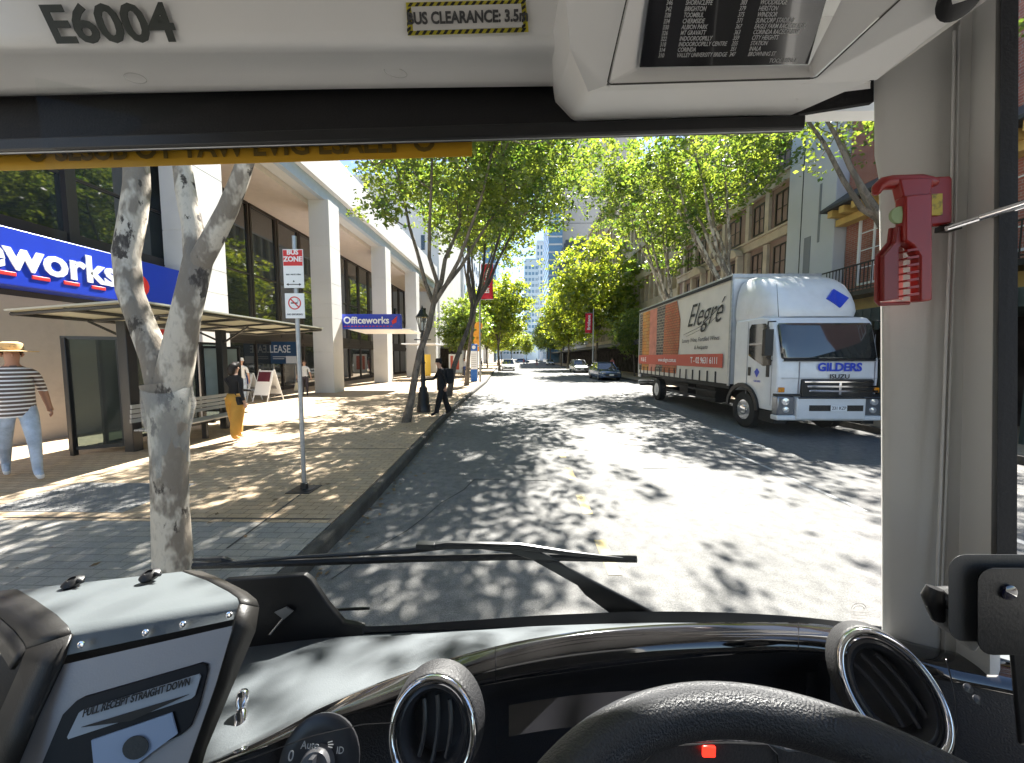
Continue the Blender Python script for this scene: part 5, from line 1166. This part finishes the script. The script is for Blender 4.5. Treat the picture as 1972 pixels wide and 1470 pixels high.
mb = MB(); mb.slab([P(1928,-80,.765),P(1962,-80,.76),P(1958,1250,.76),P(1918,1250,.765)], (P(1940,500,.80)-P(1940,500,.765))); mb.build('side_window_rubber', M_blind, bus, world=True)
mb = MB(); mb.tube([P(1822,441,.80),P(1885,421,.78),P(1888,420,.779),P(2040,372,.70)], [.0055,.0065,.0085,.0085], 12); mb.build('support_rod', M_chrome, bus, smooth=True, world=True)
mb = MB(); mb.obox(P(1826,440,.81), (.014,0,0), (0,.014,0), (0,0,.006)); mb.tube([P(1808,436,.82),P(1826,440,.81),P(1845,432,.80)], .003, 6); mb.build('rod_clip', M_black, bus, world=True, bevel=.002)
# windscreen glass (curved), gasket below
M_ws = mat_glass('windscreen glass', (.96,.975,.97), .85)
mb = MB(); rows = []
for z in np.linspace(1.0, 2.9, 12): rows.append([(x, 1.12-.10*(abs(x)/1.25)**3-.03*(z-1.0), z) for x in np.linspace(-1.27, 1.0, 24)])
mb.grid(rows); mb.build('windscreen_glass', M_ws, bus, smooth=True, auto=80)
U = [(560,1205),(640,1193),(700,1207),(900,1196),(1050,1186),(1250,1179),(1400,1181),(1550,1190),(1700,1208),(1990,1240)]
Lw = [(300,1250),(380,1242),(640,1216),(900,1206),(1050,1199),(1250,1194),(1400,1196),(1550,1203),(1700,1222),(1990,1262)]
xs_ = list(range(560,1991,30)); xg = [x for x in xs_ if x >= 650]
mb = MB(); rows = [[P(x, f(x), d) for x in xg] for f, d in ((lambda x: smooth_interp(U, max(x,700)), 1.06), (lambda x: smooth_interp(U, max(x,700))-1, 1.035), (lambda x: smooth_interp(Lw, x)+6, 1.02), (lambda x: smooth_interp(Lw, x)+8, 1.08))]
mb.grid(rows); mb.build('windscreen_gasket', M_black, bus, smooth=True, world=True)
mb = MB(); mb.slab([P(360,1262,1.0),P(430,1118,1.03),P(585,1108,1.04),P(598,1118,1.04),P(630,1165,1.035),P(660,1200,1.03),P(700,1208,1.03),P(700,1226,1.01)], (0,.02,0)); mb.build('lower_corner_panel', M_black, bus, world=True, bevel=.004)
mb = MB(); mb.slab([P(530,1178,1.02),P(552,1168,1.02),P(566,1176,1.02),P(548,1192,1.02)], (0,-.004,0)); mb.tube([P(548,1188,1.02),P(520,1222,1.01)], .003, 6); mb.build('wire_plug', M_steel, bus, world=True)
# dash pad
K1 = [(150,1560),(340,1482),(480,1425),(640,1350),(800,1290),(950,1246),(1100,1218),(1250,1204),(1400,1199),(1560,1201),(1680,1218),(1800,1248),(1990,1285)]
K2 = [(150,1600),(340,1512),(480,1452),(640,1386),(800,1345),(950,1314),(1100,1291),(1250,1272),(1400,1259),(1560,1254),(1680,1275),(1800,1305),(1990,1345)]
def dK(y): return .715*FPX/(y-688+20)      # depth of a surface about .72 below the eye
mb = MB(); xp = list(range(150,1991,23)); rows = []
for t in np.linspace(0, 1, 8):
    row = []
    for x in xp:
        yb = smooth_interp(Lw, max(x,300))+2+(0 if x > 300 else 5); yf = smooth_interp(K1, x)+3; db = 1.045; df = dK(yf)
        a = P(x, yb, db); b = P(x, yf, df); p = a.lerp(b, t); p.z += .012*math.sin(t*PI)*min(1,(yf-yb)/60) - .004; row.append(p)
    rows.append(row)
mb.grid(rows); mb.build('dash_pad', M_pad, bus, smooth=True, world=True, auto=80)
# glossy hood strip
mb = MB(); rows = []
for t in np.linspace(0, 1, 9):
    row = []
    for x in xp:
        ya = smooth_interp(K1, x); yb = smooth_interp(K2, x); y = ya+(yb-ya)*t; d = dK(ya) - .055*t + .0; bulge = .012*math.sin(t*PI)
        row.append(P(x, y, d-bulge))
    rows.append(row)
rows = [[P(x, smooth_interp(K1, x)+4, dK(smooth_interp(K1, x))+.02) for x in xp]] + rows + [[P(x, smooth_interp(K2, x)+6, dK(smooth_interp(K1, x))-.03) for x in xp]]
mb.grid(rows); hd = mb.build('hood_trim', M_gloss, bus, smooth=True, world=True, auto=80)
mb = MB()
for x in (955, 1538): mb.tube([P(x, smooth_interp(K1, x)-1, dK(smooth_interp(K1, x))-.008)] + [P(x, smooth_interp(K1, x)+(smooth_interp(K2, x)-smooth_interp(K1, x))*t, dK(smooth_interp(K1, x))-.055*t-.012*math.sin(t*PI)-.001) for t in (.25,.5,.75,1)], .0009, 5)
mb.build('trim_joint', M_black, hd, world=True)
# dash face: recessed between 930 and 1590
mb = MB(); rows = []
for t in (0, .04, .12, .3, .5, .75, 1.0):
    row = []
    for x in xp:
        y2 = smooth_interp(K2, x); d0 = dK(smooth_interp(K1, x))-.045
        rec = max(0, min(1, (x-905)/50))*max(0, min(1, (1600-x)/30)); y = y2 + 2 + 330*t
        row.append(P(x, y, max(.22, d0 + rec*.10*min(1, t/.1) - .10*t*(1-.3*rec))))
    rows.append(row)
mb.grid(rows); df_ = mb.build('dash_face', M_dash, bus, smooth=True, world=True, auto=50)
# instrument cowl shapes in the recess
mb = MB(); rows = []
for t in np.linspace(0, 1, 6): rows.append([P(x, 1330+60*t+ (abs(x-1270)/340.)**2*40, .80-.05*t) for x in range(980,1571,30)])
mb.grid(rows); mb.build('instrument_cluster', mat('instrument glass', (.01,.01,.012), .1, spec=.6), bus, smooth=True, world=True)
def vent(c, nrm, up_, ra, rb, label_='air_vent', slat_rot=0.):
    nrm = Vector(nrm).normalized(); u = Vector(up_); u = (u - nrm*u.dot(nrm)).normalized(); s = u.cross(nrm)
    def ring(mb, prof, n=48):
        rows = []
        for q, h in prof: rows.append([c + nrm*h + s*(ra*q*math.cos(2*PI*k/n)) + u*(rb*q*math.sin(2*PI*k/n)) for k in range(n+1)])
        mb.grid(rows)
    mb = MB(); ring(mb, [(1.20,-.05),(1.16,-.024),(1.12,-.008),(1.09,.0),(1.07,.0)]); v = mb.build(label_, M_dash, bus, smooth=True, world=True, auto=80)
    mb = MB(); ring(mb, [(1.08,.002),(1.05,.008),(.99,.010),(.94,.007),(.91,.0)]); mb.build('chrome_ring', M_chrome, v, smooth=True, world=True, auto=80)
    mb = MB(); ring(mb, [(.89,.002),(.87,-.002),(.80,.0),(.76,-.006),(.70,-.012),(.66,-.05),(.02,-.052)]); mb.build('inner_ring', mat('dark grey plastic', (.05,.05,.055), .3), v, smooth=True, world=True, auto=40)
    for k in (-1, 0, 1):
        ss = s*math.cos(slat_rot)+u*math.sin(slat_rot); uu = -s*math.sin(slat_rot)+u*math.cos(slat_rot)
        L = rb*.62*(1 if k == 0 else .86); cc = c + ss*(ra*.33*k) - nrm*.014
        mb = MB(); mb.tube([cc+uu*(L*q)+ss*(.006*(1-q*q)) for q in np.linspace(-1,1,9)], .0042, 6, flat=1.0); mb.build('slat', MATS['dark grey plastic'], v, smooth=True, world=True)
vent(P(833,1408,.60), (-.05,-.9,.42), (0,.3,.9), .074, .078)
vent(P(1716,1330,.64), (-.42,-.75,.55), (-.20,.3,.9), .066, .090, slat_rot=R(18))
# light switch and screen-wash column
mb = MB(); c = P(615,1470,.60); nn = Vector((0,-.9,.42)); mb.lathe([(.072,-.006),(.074,.002),(.068,.005),(.05,.004)], c, nn, 36); sw = mb.build('light_switch', MATS['dark grey plastic'], bus, smooth=True, world=True)
mb = MB(); mb.lathe([(.030,.0),(.030,.012),(.026,.022),(.0,.024)], c, nn, 28); mb.obox(c+nn*.03, (.004,0,0), nn*.008, (0,.008,.022)); mb.build('knob', mat('grey knob', (.16,.16,.17), .3), sw, smooth=True, world=True)
for s_, px, py, sz in (('0',560,1457,.022),('Auto',597,1436,.016),('ID',655,1446,.014)): text('switch_mark', s_, sz, M_scr, sw, P(px,py,.585), (1,0,0), (0,.42,.9), ext=.0003)
mb = MB(); mb.tube([P(632,1434,.585),P(642,1434,.585)], .001, 4); mb.tube([P(632,1430,.585),P(640,1428,.585)], .001, 4); mb.tube([P(632,1438,.585),P(640,1440,.585)], .001, 4); mb.build('switch_mark', M_scr, sw, world=True)
mb = MB(); a = P(462,1400,.70); b = P(468,1335,.74); mb.tube([a, a.lerp(b,.4), a.lerp(b,.45), a.lerp(b,.55), a.lerp(b,.6), b, b+Vector((0,.004,.006))], [.012,.012,.0095,.0095,.012,.012,.006], 14); mb.build('dash_pin', M_chrome, bus, smooth=True, world=True, auto=40)
# joint lines on the dash face
mb = MB(); mb.tube([P(x, y, .52) for x, y in ((352,1500),(480,1462),(600,1418),(700,1395),(760,1392))], .0008, 4); mb.build('dash_seam', M_black, df_, world=True)
mb = MB(); mb.tube([P(x, y, .60) for x, y in ((1822,1270),(1838,1330),(1845,1400),(1838,1450),(1825,1500))], .001, 4)
for px, py in ((1862,1325),(1880,1347)): mb.lathe([(.006,0),(.007,.003),(0,.005)], P(px,py,.585), (0,-.8,.5), 12)
mb.build('dash_button', MATS['dark grey plastic'], df_, world=True)
# steering wheel
c0 = Vector((P(1390,1380,.37).x-.0, .37-.277*math.cos(R(6)), 0)); z_rim = P(1402,1372,.37).z
ax = Vector((0,-math.sin(R(6)),math.cos(R(6)))); far = Vector((0,math.cos(R(6)),math.sin(R(6)))); ct = Vector((c0.x, c0.y, z_rim-.277*math.sin(R(6))))
Rw = .280; rr = .0235; mb = MB(); rows = []
for i in range(97):
    a = 2*PI*i/96; d = Vector((math.sin(a),0,0))+far*math.cos(a)
    rows.append([ct + d*(Rw+rr*math.cos(t)) + ax*(rr*math.sin(t)*1.05) for t in [2*PI*k/24 for k in range(25)]])
mb.grid(rows); swl = mb.build('steering_wheel', M_lea, bus, smooth=True, world=True, auto=180)
hc = ct - ax*.035
mb = MB(); mb.slab([hc + Vector((x,0,0)) + far*y for x, y in ((-.10,.02),(-.12,.14),(-.09,.193),(-.06,.207),(.05,.209),(.075,.202),(.10,.15),(.10,.02),(.05,-.08),(-.05,-.08))], ax*-.03); hb = mb.build('hub', mat('hub grey plastic', (.06,.06,.065), .45, bump=.15, bscale=260), swl, world=True, bevel=.008)
for s in (-1,1):
    mb = MB(); mb.slab([hc+Vector((s*.09,0,0))+far*.07, hc+Vector((s*.215,0,0))+far*.085+ax*.02, hc+Vector((s*.215,0,0))+far*.035+ax*.02, hc+Vector((s*.09,0,0))+far*.0], ax*-.014); mb.build('spoke', MATS['hub grey plastic'], swl, world=True, bevel=.004)
mb = MB(); mb.slab([P(x,y,.435) for x,y in ((1195,1462),(1240,1436),(1300,1426),(1400,1422),(1480,1426),(1520,1440),(1580,1436),(1640,1452),(1700,1500),(1700,1560),(1150,1560),(1160,1500))], (0,.02,-.01)); sh_ = mb.build('column_shroud', mat('hub grey plastic', (.06,.06,.065), .45), bus, world=True, bevel=.006)
mb = MB(); mb.tube([P(x,y,.432) for x,y in ((1240,1470),(1260,1448),(1300,1436),(1400,1431),(1478,1434),(1496,1452),(1500,1480))], .0012, 5); mb.build('trim_line', M_black, sh_, world=True)
mb = MB(); mb.obox(P(1365,1447,.430), (.0085,0,0), (0,.002,.0), (0,0,.0075)); mb.build('red_button', mat('red light', (.75,.02,.01), .4, emit=.8), sh_, world=True, bevel=.003)
# wiper outside
mb = MB(); d = 1.17; mb.tube([P(x, y, d) for x, y in ((372,1090),(600,1083),(800,1076),(1000,1072),(1226,1077))], .0085, 6, flat=1.4); wb = mb.build('wiper_blade', M_black, bus, world=True)
mb = MB(); mb.tube([P(x, y, d-.01) for x, y in ((420,1086),(560,1074),(700,1066),(790,1060),(860,1050),(1000,1052),(1100,1066),(1200,1076))], [.004,.006,.008,.011,.014,.011,.008,.004], 8); mb.obox(P(820,1050,d-.012), (.03,0,0), (0,.012,0), (0,0,.008)); mb.build('wiper_frame', M_blackm, wb, world=True, smooth=True)
mb = MB(); mb.tube([P(372,1078,d),P(430,1078,d),P(470,1088,d)], [.004,.012,.004], 8); mb.build('blade_end', M_black, wb, world=True)
mb = MB(); mb.slab([P(1025,1076,d),P(1075,1080,d),P(1135,1112,d),P(1285,1190,1.14),P(1190,1190,1.14),P(1125,1142,d),P(1110,1124,d)], (0,-.012,0)); mb.slab([P(870,1050,d),P(1030,1055,d),P(1080,1080,d),P(1030,1078,d),P(980,1062,d)], (0,-.01,0)); mb.build('wiper_arm', M_blackm, bus, world=True, bevel=.004)
mb = MB(); mb.tube([P(600,1176,1.16),P(700,1172,1.18),P(712,1172,1.18)], [.004,.0055,.004], 8); mb.build('washer_nozzle', M_blackm, bus, world=True)
# small maker's mark etched on the glass
mb = MB(); mb.tube([P(1640+14*(1-math.cos(a)), 1172-10*math.sin(a), 1.08) for a in [PI*k/10 for k in range(11)]], .0008, 4); mb.tube([P(1644+10*(1-math.cos(a)), 1173-6*math.sin(a), 1.08) for a in [PI*k/10 for k in range(11)]], .0008, 4)
for k in range(4): mb.tube([P(1640,1178+6*k,1.08),P(1672-k*2,1180+6*k,1.08)], .0007, 4)
mb.build('glass_mark', mat('etched grey', (.22,.21,.19), .7), bus, world=True)

# ---- things carried in the bus
M_rp = mat('red plastic', (.27,.012,.008), .38, var=.06, scale=10); M_rpd = mat('dark red plastic', (.20,.012,.01), .4)
ha = thing('emergency_hammer', 'red emergency hammer with notched seat belt cutter handle clipped to the pillar', 'hammer', P(1745,585,.83))
q = lambda pts, d: [P(x, y, d) for x, y in pts]
mb = MB(); mb.slab(q([(1738,350),(1812,346),(1816,352),(1816,436),(1780,440),(1768,470),(1745,470)], .825), (0,-.018,0)); mb.build('wall_bracket', M_rp, ha, world=True, bevel=.004)
mb = MB(); mb.tube(q([(1686,376),(1690,362),(1700,354)], .80)+q([(1712,352),(1770,350),(1790,352),(1806,352)], .80), [.006,.011,.013,.014,.014,.012,.006], 14); mb.slab(q([(1712,352),(1778,350),(1772,392),(1722,394)], .805), (0,-.02,0)); mb.build('hammer_head', M_rp, ha, world=True, smooth=True, bevel=.004, auto=40)
mb = MB(); mb.slab(q([(1722,385),(1774,380),(1774,582),(1750,584),(1750,500),(1738,480),(1722,470)], .80), (0,-.022,0)); mb.build('grip', M_rp, ha, world=True, bevel=.004)
mb = MB(); o1 = [(1716,440),(1712,468),(1690,494),(1688,580),(1694,586),(1750,584)]; mb.tube(q(o1, .80), .0045, 8); mb.slab(q([(1716,440),(1722,440),(1722,478),(1718,482),(1718,578),(1690,582),(1690,496),(1712,470)], .80), (0,-.014,0)); mb.build('finger_guard', M_rpd, ha, world=True, bevel=.002)
mb = MB()
for k in range(7): mb.slab(q([(1730,486+k*14),(1752,482+k*14),(1752,487+k*14),(1730,489+k*14)], .795), (0,-.018,0))
mb.build('cutter_tooth', M_rp, ha, world=True)
mb = MB(); mb.slab(q([(1719,474),(1737,474),(1737,578),(1717,580)], .81), (0,-.002,0)); mb.build('cutter_slot', M_hdr, ha, world=True)
mb = MB(); c = P(1727,416,.79); mb.lathe([(.017,0),(.017,.006),(.0,.008)], c, (0,-1,0), 24); mb.build('green_disc', mat('luminous green', (.28,.36,.18), .6), ha, world=True, smooth=True, auto=40)
mb = MB(); mb.slab(q([(1790,375),(1812,374),(1812,415),(1790,416)], .804), (0,-.003,0)); yl = mb.build('yellow_label', mat('label yellow', (.50,.38,.02), .5, dirt=(.05,.04,.01), dscale=90, damt=.9), ha, world=True)
# camera / monitor unit at lower right
cu = thing('camera_unit', 'rounded grey and black camera unit on a bracket at the lower right of the dash', 'camera', P(1890,1245,.62))
mb = MB()
def rbox(px0, py0, px1, py1, d, dep, rad_):
    pts = []
    for cx, cy, a0 in ((px1-rad_,py0+rad_,-PI/2),(px1-rad_,py1-rad_,0),(px0+rad_,py1-rad_,PI/2),(px0+rad_,py0+rad_,PI)):
        for k in range(6): a = a0+PI/2*k/5; pts.append((cx+rad_*math.cos(a), cy+rad_*math.sin(a)))
    return pts
mb.slab(q(rbox(1826,1068,2090,1236,.62,0,32), .56), (P(1950,1150,.65)-P(1950,1150,.56))); mb.build('case', mat('grey case', (.06,.06,.06), .45, bump=.06, bscale=300), cu, world=True, bevel=.010, seg=4)
mb = MB(); mb.slab(q(rbox(1882,1094,2080,1262,.62,0,30), .548), (P(1950,1150,.562)-P(1950,1150,.548))); mb.build('face', M_black, cu, world=True, bevel=.006, seg=3)
mb = MB(); mb.lathe([(.012,-.002),(.012,.003),(.009,.005),(.0,.005)], P(1940,1140,.548), (0,-1,0), 28); mb.build('lens', mat('lens glass', (.01,.01,.03), .06, spec=1.0, coat=1), cu, world=True, smooth=True, auto=40)
mb = MB(); mb.tube(q([(1835,1150),(1812,1152),(1806,1152)], .60), [.017,.017,.012], 12); mb.tube(q([(1800,1132),(1795,1150),(1800,1170),(1806,1192)], .60), [.010,.014,.012,.009], 10); mb.build('clamp_knob', M_black, cu, world=True, smooth=True)
mb = MB(); mb.slab(q([(1812,1170),(1840,1160),(1862,1228),(1830,1222),(1812,1208)], .60), (0,.02,0)); mb.slab(q([(1850,1180),(1900,1232),(1880,1260),(1848,1226)], .585), (0,.03,0)); mb.build('bracket', mat('bracket grey', (.30,.30,.29), .4), cu, world=True, bevel=.005)
mb = MB(); mb.slab(q([(1938,1200),(2020,1200),(2060,1420),(1960,1440)], .56), (P(1950,1150,.60)-P(1950,1150,.56))); mb.build('stand', M_black, cu, world=True, bevel=.008)
# ticket machine
tm = thing('ticket_machine', 'silver ticket machine with black end caps and receipt slot beside the dashboard', 'ticket machine', P(240,1470,.60))
M_tm = mat('silver grey lid', (.115,.13,.137), .42, metal=.15, var=.03, scale=9, bump=.05, bscale=350); M_tmf = mat('silver grey front', (.36,.36,.38), .5, metal=.2, bump=.06, bscale=300); M_cap = mat('brown black cap', (.013,.012,.011), .5, bump=.08, bscale=300)
def loft(name, m, curves, off=(0,0,0), **k):
    mb = MB(); mb.grid(curves); return mb.build(name, m, tm, world=True, **k)
def line(a, b, n): return [Vector(a).lerp(Vector(b), i/(n-1)) for i in range(n)]
def edge(pl, pr, bow=0.): return line(P(*pl), P(*pr), 9)
lid = [edge((34,1136,.74),(350,1101,.78)), edge((70,1157,.68),(398,1118,.72)), edge((108,1183,.62),(440,1140,.665)), edge((130,1204,.585),(457,1152,.635)), edge((137,1217,.570),(461,1163,.622)), edge((136,1228,.565),(459,1173,.618)), edge((128,1262,.555),(450,1193,.605))]
lid = [[p - Vector((0,0,.045))+Vector((0,.01,0)) for p in lid[0]]] + lid + [[p + Vector((0,.02,0)) for p in lid[-1]]]
loft('lid', M_tm, lid, smooth=True, auto=60)
mb = MB()
for px, py in ((157,1241),(281,1218),(353,1202),(442,1184)): mb.lathe([(.0052,0),(.0052,.002),(.003,.0025),(.003,.001)], P(px,py,.557+(px-157)*.00017), (0,-.9,.3), 12)
mb.build('screw', M_chrome, tm, world=True)
mb = MB(); mb.grid([edge((130,1262,.566),(450,1192,.616)), edge((120,1282,.566),(444,1207,.614))]); mb.build('gap', M_black, tm, world=True)
FA, FB, FC = P(114,1282,.552), P(449,1205,.600), P(30,1472,.492); FN = (FB-FA).cross(FC-FA).normalized()
fl = lambda a, b: line(onplane(*a, FA, FN), onplane(*b, FA, FN), 9)
fp = [fl((114,1282),(449,1205)), fl((70,1377),(415,1320)), fl((30,1472),(372,1442)), fl((-10,1570),(330,1560))]
loft('front_panel', M_tmf, fp, smooth=True, auto=60)
def cap(name, top, drop_x):
    mb = MB(); mb.grid(top); return mb
rows = []
for (l, r_2) in (((-60,1146,.73),(33,1137,.737)),((-10,1180,.66),(70,1158,.678)),((30,1215,.60),(108,1184,.618)),((50,1240,.572),(131,1206,.582)),((54,1250,.565),(138,1222,.566))): rows.append([P(*l), P(*r_2)])
mb = MB(); mb.grid(rows); mb.grid([rows[-1], [P(40,1290,.55), P(118,1282,.548)], [P(0,1380,.52),P(72,1378,.512)], [P(-60,1500,.49),P(20,1500,.47)]]); mb.grid([[r_[0] for r_ in rows], [P(-80,1190,.70),P(-40,1215,.65),P(0,1250,.585),P(20,1280,.56),P(24,1290,.55)]]); mb.build('end_cap', M_cap, tm, world=True, smooth=True, solid=.006, auto=50)
rows = []
for (l, r_2) in (((352,1101,.78),(386,1102,.80)),((400,1118,.72),(432,1121,.74)),((442,1140,.665),(474,1143,.69)),((459,1153,.633),(492,1158,.655)),((462,1164,.620),(497,1170,.645))): rows.append([P(*l), P(*r_2)])
mb = MB(); mb.grid(rows); mb.grid([rows[-1], [P(450,1206,.598), P(490,1215,.63)], [P(415,1322,.573),P(446,1320,.60)], [P(372,1444,.548),P(396,1440,.57)], [P(330,1562,.518),P(360,1560,.54)]]); mb.build('end_cap', M_cap, tm, world=True, smooth=True, solid=.006, auto=50)
mb = MB(); a = [P(34,1160,.74),P(350,1125,.78),P(300,1560,.70),P(-100,1560,.62)]; mb.slab(a, (0,.012,0)); mb.build('back_panel', M_cap, tm, world=True)
TA, TB_, TC = P(114,1282,.552), P(449,1205,.600), P(30,1472,.492); TN = (TB_-TA).cross(TC-TA).normalized(); TN = TN if TN.y < 0 else -TN
def onf(px, py, lift=.0): return onplane(px, py, TA, TN) + TN*(lift-.002)
mb = MB(); mb.slab([onf(x,y,.006) for x, y in ((150,1350),(165,1342),(390,1277),(401,1280),(402,1292),(385,1360),(370,1398),(352,1414),(300,1440),(240,1500),(60,1530),(110,1410),(125,1375))], (0,.004,0)); w_ = mb.build('black_window', mat('smoked black plastic', (.008,.008,.011), .45, spec=.2), tm, world=True, bevel=.001)
mb = MB(); mb.slab([onf(x,y,.009) for x, y in ((166,1366),(388,1297),(391,1302),(380,1338),(374,1343),(140,1420),(138,1416),(160,1370))], (0,.002,0)); lb = mb.build('instruction_label', mat('label blue grey', (.36,.42,.50), .4), w_, world=True)
text('lettering', 'PULL RECEIPT STRAIGHT DOWN', .0142, M_txt, lb, onf(275,1339,.012), onf(375,1316,.012)-onf(166,1379,.012), onf(276,1330,.012)-onf(268,1365,.012), ext=.0003, bold=.0004, shear=.1, sx=.73)
mb = MB(); mb.slab([onf(168,1396,.012),onf(372,1334,.012),onf(262,1384,.012)], (0,.001,0)); mb.build('arrow', M_txt, lb, world=True)
mb = MB(); mb.slab([onf(x,y,.010) for x, y in ((185,1422),(337,1370),(348,1410),(300,1445),(230,1500),(193,1500))], (0,.002,0)); st_ = mb.build('receipt_slot', mat('slot blue', (.28,.38,.58), .35), w_, world=True)
mb = MB(); c = onf(272,1434,.013); e = onf(296,1427,.013)-c; f = onf(268,1413,.013)-c; mb.slab([c+e*math.cos(a)+f*math.sin(a) for a in [2*PI*k/24 for k in range(24)]], (0,.001,0)); mb.build('finger_hole', M_black, st_, world=True)
for px, py, lb_ in ((140,1120,'round black rubber grommet on the left of the ticket machine lid'), (288,1107,'round black rubber grommet on the right of the ticket machine lid')):
    c = P(px, py, .735); g_ = thing('rubber_grommet', lb_, 'grommet', c, 0, 'grommets on the ticket machine')
    mb = MB(); mb.lathe([(.017,-.006),(.018,.0),(.012,.005),(.007,.007),(.007,.004)], (0,0,0), (0,-.3,.95), 18); mb.tube([(.012,0,.004),(.028,-.004,.002)], .003, 6); mb.build('cap', M_black, g_, smooth=True)
